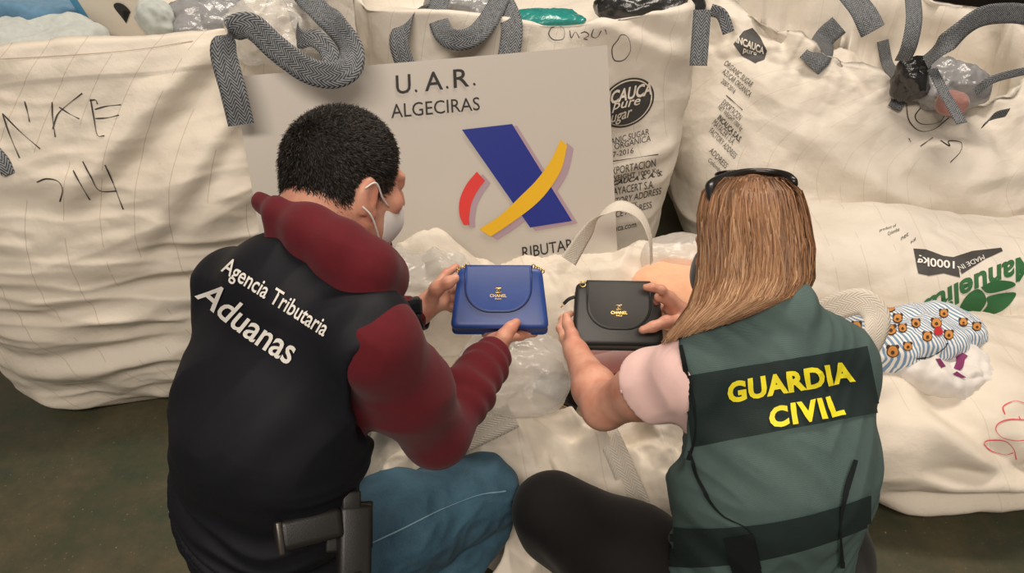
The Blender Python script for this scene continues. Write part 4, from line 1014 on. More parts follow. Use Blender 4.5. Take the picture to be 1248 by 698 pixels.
# ------------------------------------------------------------------ the two small purses
def leather(name, c1, rough=0.38):
    m = mat(name, c1, rough); t = NT(m); oc = t.coord('Object')
    v = t.n('ShaderNodeTexVoronoi'); v.inputs['Scale'].default_value = 900; t.l(oc, v.inputs['Vector']); t.bump(v.outputs['Distance'], 0.18, 0.0005)
    t.color(t.ramp(t.noise(oc, 24, 4), [(0.3, tuple(x*0.85 for x in c1)), (0.7, c1)])); return m
M['gold'] = mat('gold_metal', srgb(232, 196, 120), 0.28, 1.0)
def purse(name, q, t_top, t_bot, depth, mt, mt_d, label, fl, flh):
    """q: the four front corners (tl, tr, br, bl) as sight lines; real corners are built from them"""
    tl, tr, br, bl = [W(*p, t) for p, t in zip(q, (t_top, t_top, t_bot, t_bot))]
    ex_ = nrm((tr-tl)+(br-bl)); dn_ = (bl+br-tl-tr)/2; hgt = np.linalg.norm(dn_); dn_ = nrm(dn_-ex_*(dn_@ex_)); nn = np.cross(ex_, dn_)
    if nn@FW > 0: nn = -nn
    c = (tl+tr+bl+br)/4; wt = np.linalg.norm(tr-tl); wb = np.linalg.norm(br-bl)
    root = empty(name, c+dn_*hgt/2, label, 'purse')
    Lp = lambda x, y, z: c+ex_*x+dn_*y+nn*z                       # x right, y down, z out of the face
    # body: rounded trapezoid, soft edges
    def outline(ins, rad):
        pts = []; cor = [(-wt/2, -hgt/2), (wt/2, -hgt/2), (wb/2, hgt/2), (-wb/2, hgt/2)]
        cor = [(x-math.copysign(ins, x), y-math.copysign(ins, y)) for x, y in cor]; k = len(cor)
        for i in range(4):
            p = np.array(cor[i]); a = np.array(cor[i-1]); b = np.array(cor[(i+1) % 4]); u0 = nrm(a-p); u1 = nrm(b-p)
            for tt in np.linspace(0, 1, 7): pts.append(p+u0*rad*(1-tt)**2+u1*rad*tt**2)
        return pts
    rings = [(0.010, 0.0), (0.003, -0.0012), (0.0006, -0.004), (0.0, -0.008), (0.0022, -0.010), (0.0022, -depth+0.010), (0.0, -depth+0.008), (0.0006, -depth+0.004), (0.003, -depth+0.001), (0.010, -depth)]
    vs = []; m = 28
    for ins, z in rings: vs += [Lp(x, y+(0.006 if z < -depth*0.6 else 0), z) for x, y in outline(ins, 0.014)]
    f = [tuple(q_) for q_ in grid_faces(len(rings), m, wrap=True)]+[tuple(range(m-1, -1, -1)), tuple(range((len(rings)-1)*m, len(rings)*m))]
    body = new_mesh('purse_body', vs, f, mt, root)
    bm = bmesh.new(); bm.from_mesh(body.data); bmesh.ops.recalc_face_normals(bm, faces=bm.faces[:]); bm.to_mesh(body.data); bm.free()
    # flap: straight sides, rounded lower edge, thick
    x0, x1 = fl; x0 *= wt; x1 *= wt; y0 = -hgt/2-0.002; y1 = -hgt/2+flh*hgt; rd = min(0.050, (x1-x0)*0.42)
    pl = [(x0, y0)]+[(x0+rd-rd*cos(a), y1-rd*0.95+rd*0.95*sin(a)) for a in np.linspace(0, pi/2, 10)]+[(x1-rd+rd*sin(a), y1-rd*0.95+rd*0.95*cos(a)) for a in np.linspace(0, pi/2, 10)]+[(x1, y0)]
    cxm = (x0+x1)/2; cym = (y0+y1)/2; vs = []
    for sc, z in ((1.0, 0.0), (1.0, 0.0035), (0.985, 0.0048), (0.93, 0.0042), (0.0, 0.0046)):
        vs += [Lp(cxm+(x-cxm)*sc, cym+(y-cym)*sc, z+0.0005) for x, y in pl]
    k = len(pl); flap = new_mesh('flap', vs, [tuple(q_) for q_ in grid_faces(5, k, wrap=True)], mt, root)
    # fold of the flap over the top edge
    vs = []
    for j, (yy, zz) in enumerate(((y0+0.003, 0.005), (y0-0.0015, 0.0035), (y0-0.003, -0.002), (y0-0.0032, -depth*0.8), (y0+0.001, -depth-0.001), (y0+0.03, -depth-0.0015))):
        vs += [Lp(x0+(x1-x0)*i/8, yy, zz) for i in range(9)]
    new_mesh('flap_top', vs, [tuple(q_) for q_ in grid_faces(6, 9)], mt, flap)
    tube('piping', [Lp(x, y, 0.004) for x, y in pl], 0.0016, mt_d, flap, n=6)
    bv = bvh_of(body, flap)
    ec = Lp(cxm*0.98, y1-(y1-y0)*0.34, 0.0065); W2 = 0.030
    def lay(nm, v, f, w_, h_, dy):
        vv = [ec+ex_*(p[0]-0.5)*w_-dn_*((p[1]-0.5)*h_+dy) for p in v]; back = [p-nn*0.0012 for p in vv]; k_ = len(vv)
        return new_mesh(nm, np.array(vv), f, M['gold'], flap, smooth_=False)
    v, f = text2d('CHANEL', 0.02); lay('lettering', v, f, 0.033, 0.0062, 0)
    v, f = text2d('PARIS', 0.01); lay('lettering', v, f, 0.012, 0.0028, -0.0062)
    for sd in (-1, 1):
        cc = ec-dn_*0.0105+ex_*sd*0.0026; pts = [cc+0.0048*(cos(a)*ex_*sd-sin(a)*dn_) for a in np.linspace(0.75, 2*pi-0.75, 20)]
        tube('clasp_ring', pts, 0.0010, M['gold'], flap, n=6)
    return root, Lp, (wt, wb, hgt), nn
M['blue_lea'] = leather('blue_leather', srgb(38, 70, 142)); M['blue_dark'] = leather('blue_edge', srgb(24, 34, 86))
M['black_lea'] = leather('black_leather', srgb(40, 38, 36), 0.42); M['black_dark'] = leather('black_edge', srgb(14, 13, 13))
pB, LB, dB, nB = purse('purse', [(560, 323), (662, 328), (668, 398), (547, 402)], 1.555, 1.525, 0.040, M['blue_lea'], M['blue_dark'], 'small blue leather flap purse held up by the person in navy vest', (-0.41, 0.37), 0.74)
pK, LK, dK, nK = purse('purse', [(702, 345), (804, 344), (810, 424), (698, 419)], 1.595, 1.57, 0.036, M['black_lea'], M['black_dark'], 'small black leather flap purse held up by the person in green vest', (-0.37, 0.38), 0.74)
# gold chain ends on the blue purse
for sd in (-1, 1):
    base = [LB(sd*dB[0]*0.40+sd*i*0.0045, -dB[2]/2-0.004+abs(i)*0.0026, -0.006-0.003*(i % 2)) for i in range(5)]
    for i, p in enumerate(base):
        R1 = nrm(V(0.6*(i % 2), 0.3, 1)) ; R2 = nrm(np.cross(R1, V(0.2, 1, 0.1)))
        tube('chain_link', [p+0.0042*(cos(a)*R1+0.7*sin(a)*R2) for a in np.linspace(0, 2*pi, 13)], 0.0013, M['gold'], pB, n=6)
# ring and zip pull on the black purse
rc = LK(-dK[0]*0.42, -dK[2]/2+0.004, 0.002)
tube('strap_ring', [rc+0.006*(cos(a)*V(1, 0, 0)+sin(a)*V(0, 0.5, 0.86)) for a in np.linspace(0, 2*pi, 17)], 0.0014, M['gold'], pK, n=6)
z0 = LK(-dK[0]*0.5-0.002, -dK[2]*0.28, -0.012)
strap('zip_pull', [z0, z0+V(-0.012, 0, -0.006), z0+V(-0.022, -0.002, -0.016)], [V(0, 0.5, 0.8)]*3, 0.007, M['black_dark'], pK, 0.002, 12)
tube('zip_ring', [z0+V(-0.022, -0.002, -0.016), z0+V(-0.027, -0.003, -0.024)], 0.0014, M['gold'], pK, n=6)
# ------------------------------------------------------------------ straps, prints and handwriting on the sacks
bvL = bvh_of(sackLb); bvC = bvh_of(sackCb); bvR = bvh_of(sackRb); bvM = bvh_of(sackMb); bvD = bvh_of(sackDb); bvE = bvh_of(sackEb)
def hit(bv, px, py, lift=0.006, dflt=2.0):
    d = nrm(W(px, py, 1.0)-CAM); h, nn, i, ds = bv.ray_cast(Vector(CAM), Vector(d), 9)
    if h is None: return W(px, py, dflt)
    nn = np.array(nn); nn = -nn if nn@d > 0 else nn
    return np.array(h)+nn*lift
def lies(bv, name, px, wd, mt, parent, lift=0.006, side=None, n=40, dflt=2.0):
    """webbing lying on a sack along the sight lines px"""
    px = catmull(px, 14); pts = np.array([hit(bv, x, y, lift, dflt) for x, y in px])
    for _ in range(3): pts[1:-1] = pts[1:-1]*0.5+0.25*(pts[:-2]+pts[2:])
    tg = np.gradient(pts, axis=0); sd = []
    for (x, y), p, t in zip(px, pts, tg):
        d = nrm(W(x, y, 1.0)-CAM); sd.append(side if side is not None else nrm(np.cross(t, d)))
    return strap(name, pts, sd, wd, mt, parent, n=n)
G = M['strap_grey']; X1 = V(1, 0, 0)
# left sack: loop over the corner of the board
strap('lifting_strap', [W(294, 152, 1.80), W(284, 110, 1.775), W(272, 62, 1.765), W(281, 38, 1.77), W(306, 32, 1.775), W(336, 58, 1.765), W(372, 84, 1.755), W(404, 92, 1.755), W(426, 82, 1.77), W(427, 58, 1.80), W(408, 30, 1.84), W(384, 8, 1.90), W(370, -8, 1.94)],
      [V(1, 0.2, -0.1), V(1, 0.2, -0.1), V(1, 0.3, 0.3), V(0.7, 0.3, 0.9), V(0.35, 0.4, 1), V(0.5, 0.3, 0.9), V(0.35, 0.3, 1), V(0.05, 0.3, 1), V(-0.4, 0.5, 0.8), V(-0.8, 0.7, 0.2), V(-0.8, 0.8, 0.1), V(-0.7, 0.8, 0.2), V(-0.7, 0.8, 0.2)], 0.058, G, sackL, n=90)
strap('lifting_strap', [W(362, 36, 1.86), W(366, 48, 1.82), W(384, 47, 1.80), W(400, 62, 1.80), W(404, 86, 1.79)], [V(0.1, 0.4, 1), V(0.2, 0.4, 0.9), V(0.6, 0.5, 0.7), V(0.9, 0.4, 0.2), V(1, 0.3, 0)], 0.042, G, sackL)
lies(bvL, 'lifting_strap', [(-14, 175), (4, 196), (12, 212)], 0.03, G, sackL)
drape('hem_seam', *stroke2d([(0, 72), (90, 67), (170, 60), (235, 50)], 1.2), IDM, bvL, mat('seam_thread', (0.45, 0.37, 0.28), 0.8), sackL, 0.001)
K = lambda pts, s, ox=0, oy=0: [(x/s+ox, y/s+oy) for x, y in pts]
def scrawl(strokes, s, ox, oy, bv, mt, parent, wd=1.7):
    for st in strokes: drape('marker_stroke', *stroke2d(K(st, s, ox, oy), wd), IDM, bv, mt, parent, 0.0014)
scrawl([[(8, 345), (30, 410), (60, 480)], [(8, 345), (60, 398), (122, 452)], [(75, 308), (84, 340), (90, 370)], [(158, 310), (160, 360), (168, 416)], [(160, 392), (175, 348), (205, 318), (250, 283)], [(180, 325), (210, 345), (241, 361)],
        [(275, 300), (285, 355), (296, 410), (318, 413)], [(272, 306), (290, 303), (296, 316)], [(288, 332), (325, 322), (368, 318)], [(290, 360), (325, 358), (362, 350)],
        [(112, 553), (140, 543), (175, 550), (190, 575), (182, 612)], [(223, 518), (245, 560), (272, 606)], [(252, 490), (275, 535), (300, 577), (355, 580)], [(318, 500), (345, 560), (375, 636)]], 2.493, 0, 0, bvL, M['marker'], sackL)
# centre sack
strap('lifting_strap', [W(494, 80, 2.06), W(486, 52, 2.05), W(492, 32, 2.06), W(508, 20, 2.10), W(528, 13, 2.16)], [X1, X1, V(0.9, 0.2, 0.5), V(0.5, 0.3, 0.8), V(0.4, 0.4, 0.8)], 0.05, G, sackC)
strap('lifting_strap', [W(540, -10, 2.16), W(533, 14, 2.10), W(540, 40, 2.04), W(558, 49, 2.02), W(580, 42, 2.04), W(598, 20, 2.08), W(612, -8, 2.14)], [V(1, 0.3, 0), V(1, 0.3, 0.2), V(0.7, 0.3, 0.7), V(0.1, 0.3, 1), V(-0.5, 0.3, 0.8), V(-0.9, 0.3, 0.4), V(-1, 0.3, 0.2)], 0.052, G, sackC, n=60)
strap('lifting_strap', [W(606, -8, 2.16), W(617, 10, 2.12), W(624, 34, 2.09), W(620, 70, 2.08)], [X1, V(1, 0, 0.2), X1, X1], 0.058, G, sackC)
lies(bvC, 'lifting_strap', [(856, 12), (854, 40), (851, 80)], 0.044, G, sackC)
lies(bvC, 'lifting_strap', [(866, 12), (880, 18), (888, 40)], 0.030, G, sackC)
scrawl([[(605, 62), (598, 80), (612, 97), (640, 95), (644, 70), (630, 57), (605, 62)], [(660, 70), (664, 92), (676, 74), (688, 92)], [(692, 78), (706, 74), (716, 84), (700, 94), (712, 96)], [(730, 66), (724, 86), (740, 90), (752, 70)], [(764, 66), (768, 80)],
        [(622, 128), (634, 126)], [(660, 130), (676, 126), (674, 140), (662, 140)], [(700, 126), (716, 122)], [(800, 98), (784, 122), (790, 156), (818, 156), (838, 128), (832, 92), (812, 82), (800, 98)]], 2.406, 420, 8, bvC, M['marker'], sackC, 1.1)
def line(bv, parent, s, a, b, h, bold=0.0, shear=0.0, mt=None, dirn=None):
    """one printed line from left-middle a to right-middle b, h pixels tall"""
    a = np.array(a, float); b = np.array(b, float); e = nrm(b-a); u = np.array(dirn if dirn else (0.0, -1.0)); u = u*h/2
    drape('print_line', *text2d(s, bold, shear, maxlen=0.5), quad_map(a+u, b+u, b-u, a-u), bv, mt or M['print_grey'], parent, 0.0030 if mt else 0.0014)
lc = lambda *a, **k: line(bvC, sackC, *a, **k)
lc('ORGANIC SUGAR', (727, 177), (791, 160), 7.5); lc('AZUCAR ORGANICA', (712, 187), (793, 168), 7.5); lc('702087-2016', (724, 193), (772, 183), 6.5)
drape('print_rule', *stroke2d([(730, 199), (802, 188)], 1.2), IDM, bvC, M['print_grey'], sackC, 0.0014)
lc('DE EXPORTACION', (728, 212), (799, 198), 9); lc('NET WEIGHT 1000 Kg', (728, 221), (803, 208), 7.5); lc('INCAUCA S. A. S.', (736, 225), (807, 211), 6, bold=0.03, shear=0.3)
lc('POR: MAYACERT S.A.', (722, 238), (797, 224), 9); lc('/ FACTORY ADDRESS', (730, 250), (806, 232), 8, shear=0.2); lc('CALLE ADDRESS', (730, 258), (776, 248), 5, shear=0.3); lc('/ OFFICE ADDRESS', (730, 267), (794, 249), 8); lc('www.incauca.com', (716, 285), (775, 273), 7)
ov = [(768+33*cos(a)*1.0+3*sin(a), 125-30*sin(a)-6*cos(a)) for a in np.linspace(0, 2*pi, 40, endpoint=False)]
drape('print_badge', *poly2d([(764+(x-768)*1.0, y) for x, y in ov], 8), IDM, bvC, M['print_grey'], sackC, 0.0014)
M['sackpaint'] = mat('bare_weave', (0.68, 0.62, 0.53), 0.6)
drape('print_badge_ring', *stroke2d([(764+(x-768)*0.90, 125+(y-125)*0.90) for x, y in ov+ov[:1]], 1.6, 120), IDM, bvC, M['sackpaint'], sackC, 0.0022)
line(bvC, sackC, 'INCAUCA', (728, 123), (794, 107), 16, 0.03, 0.25, M['sackpaint']); line(bvC, sackC, 'pure', (745, 132), (780, 125), 11, 0.01, 0.3, M['sackpaint']); line(bvC, sackC, 'sugar', (738, 149), (770, 139), 13, 0.01, 0.3, M['sackpaint'])
# right sack
lr = lambda s, a, b, h, **k: line(bvR, sackR, s, a, b, h, dirn=tuple(nrm((0.62, -0.78))), **k)
lr('ORGANIC SUGAR', (884, 76), (917, 104), 7); lr('AZUCAR ORGANICA', (882, 86), (915, 116), 7); lr('2087-2016', (880, 98), (896, 112), 6)
drape('print_rule', *stroke2d([(885, 116), (905, 134)], 1.2), IDM, bvR, M['print_grey'], sackR, 0.0014)
lr('EXPORTACION', (881, 124), (903, 144), 8); lr('NET WEIGHT 1000 kg', (876, 130), (904, 158), 7); lr('INCAUCA S.A.S.', (876, 142), (903, 171), 7, bold=0.03); lr('MAYACERT S.A.', (870, 148), (895, 174), 8); lr('FACTORY ADDRESS', (866, 158), (897, 191), 7); lr('ADDRESS', (866, 182), (886, 203), 7); lr('Colombia', (864, 194), (880, 210), 5)
bd = [(894, 54), (906, 38), (917, 34), (926, 45), (935, 62), (932, 72), (921, 77), (904, 68)]
drape('print_badge', *poly2d(bd, 7), IDM, bvR, M['print_grey'], sackR, 0.0014)
line(bvR, sackR, 'INCAUCA', (897, 48), (931, 62), 9, 0.03, 0.2, M['sackpaint']); line(bvR, sackR, 'pure', (905, 62), (922, 67), 7, 0.01, 0.2, M['sackpaint'])
scrawl([[(615, 290), (622, 340), (650, 370), (690, 368), (735, 335)], [(660, 300), (640, 330), (660, 352), (710, 345), (730, 310)], [(622, 392), (628, 402)], [(655, 415), (690, 390)], [(712, 398), (738, 414), (735, 400), (770, 404), (768, 430), (740, 460)]], 2.326, 840, 0, bvR, M['marker'], sackR, 1.2)
for pts, wd in (([(984, 78), (1000, 52), (1020, 28)], 0.085), ([(1078, 48), (1084, 88), (1097, 112), (1086, 138)], 0.045)):
    lies(bvR, 'lifting_strap', pts, wd, G, sackR, 0.022, dflt=2.35)
for pts, sd, wd in (([W(1036, -6, 2.40), W(1052, 14, 2.34), W(1064, 38, 2.32)], [V(1, 0, 0.3), V(1, 0, 0.4), V(0.5, 0, 0.6)], 0.07), ([W(1112, -8, 2.46), W(1114, 24, 2.40), W(1108, 56, 2.40), W(1100, 74, 2.44)], [X1]*4, 0.05),
                    ([W(1128, 76, 2.42), W(1156, 50, 2.36), W(1192, 22, 2.36), W(1230, 16, 2.40), W(1262, 20, 2.44)], [V(0.4, 0.3, 1), V(0.3, 0.3, 1), V(0.2, 0.3, 1), V(0, 0.3, 1), V(0, 0.3, 1)], 0.06),
                    ([W(1136, 84, 2.42), W(1150, 112, 2.38), W(1162, 132, 2.32), W(1172, 150, 2.28)], [V(1, 0, 0.3)]*4, 0.03), ([W(1188, 112, 2.40), W(1212, 96, 2.36), W(1260, 84, 2.36)], [V(0, 0.3, 1)]*3, 0.024), ([W(1198, 154, 2.27), W(1210, 142, 2.27), W(1228, 137, 2.29)], [V(0.6, 0, 1)]*3, 0.03)):
    strap('lifting_strap', pts, sd, wd, G, sackR)
# low sack: cream handle standing up, folded hem
Cc = M['strap_cream']
strap('lifting_strap', [W(693, 318, 1.86), W(712, 288, 1.86), W(733, 262, 1.87), W(757, 251, 1.88), W(780, 262, 1.89), W(792, 288, 1.90), W(794, 320, 1.92)], [V(1, 0.5, 0.3), V(0.9, 0.7, 0.3), V(0.7, 1, 0.2), V(0.5, 1, 0.1), V(0.35, 1, 0), V(0.3, 1, 0), V(0.3, 1, 0)], 0.045, Cc, sackM, n=70)
lies(bvM, 'woven_strip', [(735, 520), (752, 560), (770, 600), (782, 630)], 0.05, Cc, sackM, 0.006)
lies(bvM, 'woven_strip', [(540, 548), (580, 530), (625, 505)], 0.055, Cc, sackM, 0.006)
# right low sack: wide loop and pink writing
strap('lifting_strap', [W(985, 392, 1.86), W(1020, 374, 1.83), W(1050, 368, 1.81), W(1068, 384, 1.80), W(1066, 412, 1.79), W(1050, 442, 1.79)], [V(0.2, 0.5, 1), V(0.1, 0.5, 1), V(0.5, 0.4, 0.8), V(1, 0.2, 0.3), V(1, 0.3, -0.2), V(1, 0.3, -0.4)], 0.062, Cc, sackD, n=60)
scrawl([[(600, 132), (594, 105), (625, 86), (650, 85), (690, 100)], [(690, 152), (620, 150), (580, 162), (568, 185), (590, 213), (640, 225), (690, 222)], [(525, 232), (545, 224), (600, 226), (632, 255), (641, 292)], [(523, 236), (550, 262), (600, 275), (630, 268)], [(655, 152), (650, 138)]], 2.934, 1020, 460, bvD, M['marker_red'], sackD, 1.5)
# lying sack: black panel, green name and leaf
panel = [(1113, 303), (1128, 304), (1150, 312), (1166, 314), (1170, 338), (1150, 333), (1132, 336), (1119, 333)]
drape('print_panel', *poly2d(panel, 8), IDM, bvE, M['print_grey'], sackE, 0.0014)
drape('print_panel', *poly2d([(1160, 314), (1185, 306), (1220, 302), (1222, 306), (1200, 316), (1172, 334), (1168, 324)], 8), IDM, bvE, M['print_grey'], sackE, 0.0014)
drape('print_line', *text2d('1000kg', 0.02, maxlen=0.3), quad_map((1163, 328), (1118, 324), (1117, 309), (1163, 316)), bvE, M['white_print'], sackE, 0.0026)
drape('print_line', *text2d('MADE IN', 0.0, maxlen=0.3), quad_map((1200, 316), (1170, 330), (1166, 325), (1198, 311)), bvE, M['white_print'], sackE, 0.0026)
drape('print_line', *text2d('Manuelita', 0.03, maxlen=0.2), quad_map((1262, 338), (1128, 390), (1126, 366), (1262, 308), bend=-6), bvE, M['print_green'], sackE, 0.0014)
for lf in ([(1169, 389), (1168, 378), (1178, 360), (1192, 352), (1201, 361), (1200, 372), (1184, 389)], [(1188, 389), (1203, 372), (1204, 361), (1236, 356), (1234, 366), (1222, 378), (1206, 384)], [(1195, 350), (1212, 342), (1232, 343), (1237, 348), (1222, 354), (1204, 357)]):
    q = catmull(lf+[lf[0]], 30)[:-1]; drape('print_leaf', *poly2d(list(map(tuple, q)), 7), IDM, bvE, M['print_green'], sackE, 0.0014)
for k, (x, y) in enumerate(((1072, 278), (1082, 282), (1098, 288), (1110, 293))): line(bvE, sackE, ('product of', 'Colombia', 'net', 'kg')[k], (x, y+3), (x+(20, 14, 9, 6)[k], y-3), 4.5)

# ------------------------------------------------------------------ goods in and on the sacks
def lump(name, c, half, H, yaw, mt, label, cat, seed, amp=0.03, fr=6.0, group=None, n=2.6, NU=90, NV=44, tilt=(0, 0), fac=True):
    """soft heap of stuff: rounded box with creases, resting at c"""
    a = np.linspace(-pi, pi, NU, endpoint=False); b = np.linspace(-pi/2, pi/2, NV); A, B = np.meshgrid(a, b); sg = lambda q, e: np.sign(q)*np.abs(q)**e
    X = half[0]*sg(np.cos(B), 0.7)*sg(np.cos(A), 2/n); Y = half[1]*sg(np.cos(B), 0.7)*sg(np.sin(A), 2/n); Z = H/2*(1+sg(np.sin(B), 0.8))
    vs = np.stack([X.ravel(), Y.ravel(), Z.ravel()], 1); fc = grid_faces(NV, NU, wrap=True); nr = vnormals(vs, fc)
    vs = vs+nr*(1.7*amp*(facets(vs, seed, fr*2.4, 3, 0.6) if fac else 0)+amp*0.5*pnoise(vs*fr*0.7, seed))[:, None]
    vs[:, 2] += tilt[0]*vs[:, 0]+tilt[1]*vs[:, 1]
    uv = np.stack([vs[:, 0]-0.4*vs[:, 2], vs[:, 1]+vs[:, 2]*0.8], 1)
    c_, s_ = cos(yaw), sin(yaw); R = np.array([[c_, -s_], [s_, c_]]); vs[:, :2] = vs[:, :2]@R.T; vs += np.array(c)
    o = new_mesh(name, vs, fc, mt, uv=uv); return tag(o, label, cat, group)
def plastic(name, tint, alpha=0.5, rough=0.18):
    m = mat(name, tint, rough); b = m.node_tree.nodes['Principled BSDF']; b.inputs['Alpha'].default_value = alpha; b.inputs['Specular IOR Level'].default_value = 0.7
    t = NT(m); t.bump(t.noise(t.coord(), 30, 4), 0.5, 0.01); return m
M['clear'] = plastic('clear_plastic', (0.80, 0.77, 0.72), 0.42); M['clear_grey'] = plastic('grey_plastic', (0.30, 0.30, 0.31), 0.9, 0.22); M['black_pl'] = plastic('black_plastic', (0.015, 0.015, 0.016), 1.0, 0.25)
M['pale_cloth'] = cloth_mat('pale_grey_cloth', srgb(176, 182, 178), 0.1, 500); M['blue_cloth'] = cloth_mat('dusty_blue_cloth', srgb(88, 128, 156), 0.12, 500); M['teal_pl'] = plastic('teal_plastic', srgb(40, 134, 128), 1.0, 0.25); M['peach'] = cloth_mat('peach_tissue', srgb(246, 188, 150), 0.05, 500)
# on the left sack
tl_ = 'goods on top of the left sack'
lump('folded_garment', W(40, 44, 1.93)-V(0, 0, 0.09), (0.16, 0.12), 0.13, 0.2, M['pale_cloth'], 'pale grey crumpled garment on top of the left sack', 'clothes', 201, 0.018, 7)
lump('folded_garment', W(20, 4, 2.10)-V(0, 0, 0.13), (0.22, 0.09), 0.15, -0.25, M['blue_cloth'], 'dusty blue rolled garment at the top left corner', 'clothes', 203, 0.012, 5)
bx = empty('shoe_box', W(125, 26, 2.02), 'white shoe box with blue edge and curved black mark in the left sack', 'box')
Mb = Matrix.Translation(W(152, 20, 2.06))@Matrix.Rotation(radians(-14), 4, 'Y')@Matrix.Rotation(radians(12), 4, 'X')
card = mat('white_card', srgb(214, 206, 192), 0.6); bluec = mat('blue_card', srgb(72, 134, 172), 0.55)
box_mesh('box_body', (0.15, 0.06, 0.26), card, bx, 0.004, Mb); box_mesh('box_edge', (0.018, 0.064, 0.262), bluec, bx, 0.003, Mb@Matrix.Translation((-0.082, 0, 0)))
bvB = bvh_of([o for o in bx.children if o.name.startswith('box_body')][0])
sw_ = catmull([(154, 28), (148, 20), (140, 10), (139, 5), (144, 3), (152, 6), (159, 14), (151, 11), (149, 15), (154, 28)], 40)[:-1]
drape('curved_mark', *poly2d(list(map(tuple, sw_)), 6), IDM, bvB, M['print'], bx, 0.002)
lump('plastic_bag', W(190, 16, 2.02)-V(0, 0, 0.06), (0.042, 0.045), 0.09, 0.3, M['pale_cloth'], 'small pale grey wrapped bundle beside the shoe box', 'bag', 205, 0.012, 9)
lump('plastic_bag', W(242, 14, 2.1)-V(0, 0, 0.10), (0.13, 0.10), 0.13, 0.1, M['clear_grey'], 'grey plastic bag on the back of the left sack', 'bag', 207, 0.02, 8)
lump('plastic_bag', W(338, 22, 1.97)-V(0, 0, 0.10), (0.11, 0.10), 0.15, 0.1, M['clear'], 'clear plastic bag with a red line beside the grey loop strap', 'bag', 209, 0.022, 8)
# on the centre sack
lump('wrapped_parcel', W(664, 14, 2.26)-V(0, 0, 0.05), (0.12, 0.06), 0.05, 0.1, M['teal_pl'], 'teal plastic wrapped parcel on top of the printed sugar sack', 'parcel', 211, 0.008, 12)
lump('plastic_bag', W(565, 2, 2.34)-V(0, 0, 0.06), (0.10, 0.07), 0.10, 0.1, M['clear_grey'], 'grey plastic bag behind the straps of the printed sugar sack', 'bag', 213, 0.02, 8)
lump('plastic_bag', W(790, -4, 2.42)-V(0, 0, 0.08), (0.17, 0.08), 0.10, 0.0, M['black_pl'], 'black plastic bag at the back of the printed sugar sack', 'bag', 215, 0.015, 8)
# in the right sack
lump('plastic_bag', W(1114, 80, 2.52)-V(0, 0, 0.12), (0.045, 0.05), 0.15, 0.6, M['black_pl'], 'black plastic bag in the mouth of the right rear sack', 'bag', 217, 0.015, 9)
lump('plastic_bag', W(1160, 84, 2.56)-V(0, 0, 0.13), (0.12, 0.09), 0.15, 0.0, M['clear_grey'], 'grey plastic bag in the mouth of the right rear sack', 'bag', 219, 0.02, 8)
M['redcloth'] = cloth_mat('faded_red_cloth', srgb(160, 118, 110), 0.1, 500)
lump('folded_garment', W(1164, 112, 2.46)-V(0, 0, 0.07), (0.042, 0.04), 0.07, 0.0, M['redcloth'], 'faded red garment in the mouth of the right rear sack', 'clothes', 221, 0.008, 10)
# in the low sack
lump('plastic_bag', W(625, 450, 1.72)-V(0, 0, 0.09), (0.13, 0.08), 0.15, 0.2, M['clear'], 'clear puffy plastic bag in the open low sack below the blue purse', 'bag', 223, 0.016, 7)
lump('plastic_bag', W(520, 350, 1.86)-V(0, 0, 0.16), (0.13, 0.11), 0.24, 0.3, M['clear'], 'crumpled white plastic bag beside the wristwatch hand holding the blue purse', 'bag', 225, 0.024, 7)
M['rose_lea'] = leather('rose_leather', srgb(150, 88, 80)); M['blk_lea2'] = leather('black_wallet', srgb(20, 19, 19))
def wallet(name, px, t, size, rot, mt, label):
    root = empty(name, W(*px, t), label, 'wallet'); Mx = Matrix.Translation(W(*px, t))@Matrix.Rotation(rot[2], 4, 'Z')@Matrix.Rotation(rot[0], 4, 'X')@Matrix.Rotation(rot[1], 4, 'Y')
    box_mesh('wallet_body', size, mt, root, min(size)*0.3, Mx); box_mesh('flap', (size[0]*0.98, size[1]*0.6, size[2]*0.25), mt, root, size[2]*0.1, Mx@Matrix.Translation((0, -size[1]*0.18, size[2]*0.58)))
    tube('zip', [np.array(Mx@Vector((size[0]*(i/6-0.5)*0.9, -size[1]*0.505, 0))) for i in range(7)], 0.0018, M['gold'], root, n=6)
wallet('wallet', (734, 438), P2(hit(bvM, 734, 438, 0.05))[2]-0.05, (0.18, 0.10, 0.024), (radians(30), radians(-8), 0.30), M['rose_lea'], 'rose leather wallet in the open low sack under the black purse')
wallet('wallet', (762, 462), P2(hit(bvM, 762, 462, 0.03))[2]-0.05, (0.17, 0.085, 0.03), (radians(50), radians(-6), 0.38), M['blk_lea2'], 'black leather wallet leaning in the open low sack under the black purse')
wallet('wallet', (683, 474), P2(hit(bvM, 683, 474, 0.03))[2]-0.01, (0.12, 0.08, 0.02), (radians(15), radians(10), -0.5), M['blk_lea2'], 'black wallet half buried in the open low sack below the raised bare forearm')
lump('tissue_bundle', hit(bvM, 850, 372, 0)-V(0, 0, 0.05), (0.17, 0.13), 0.15, -0.2, M['peach'], 'peach coloured tissue bundle behind the black purse', 'clothes', 227, 0.012, 6)
lump('plastic_bag', hit(bvM, 840, 318, 0)-V(0, 0, 0.05), (0.13, 0.06), 0.12, -0.1, M['clear'], 'clear plastic wrap over the peach bundle', 'bag', 228, 0.012, 6)
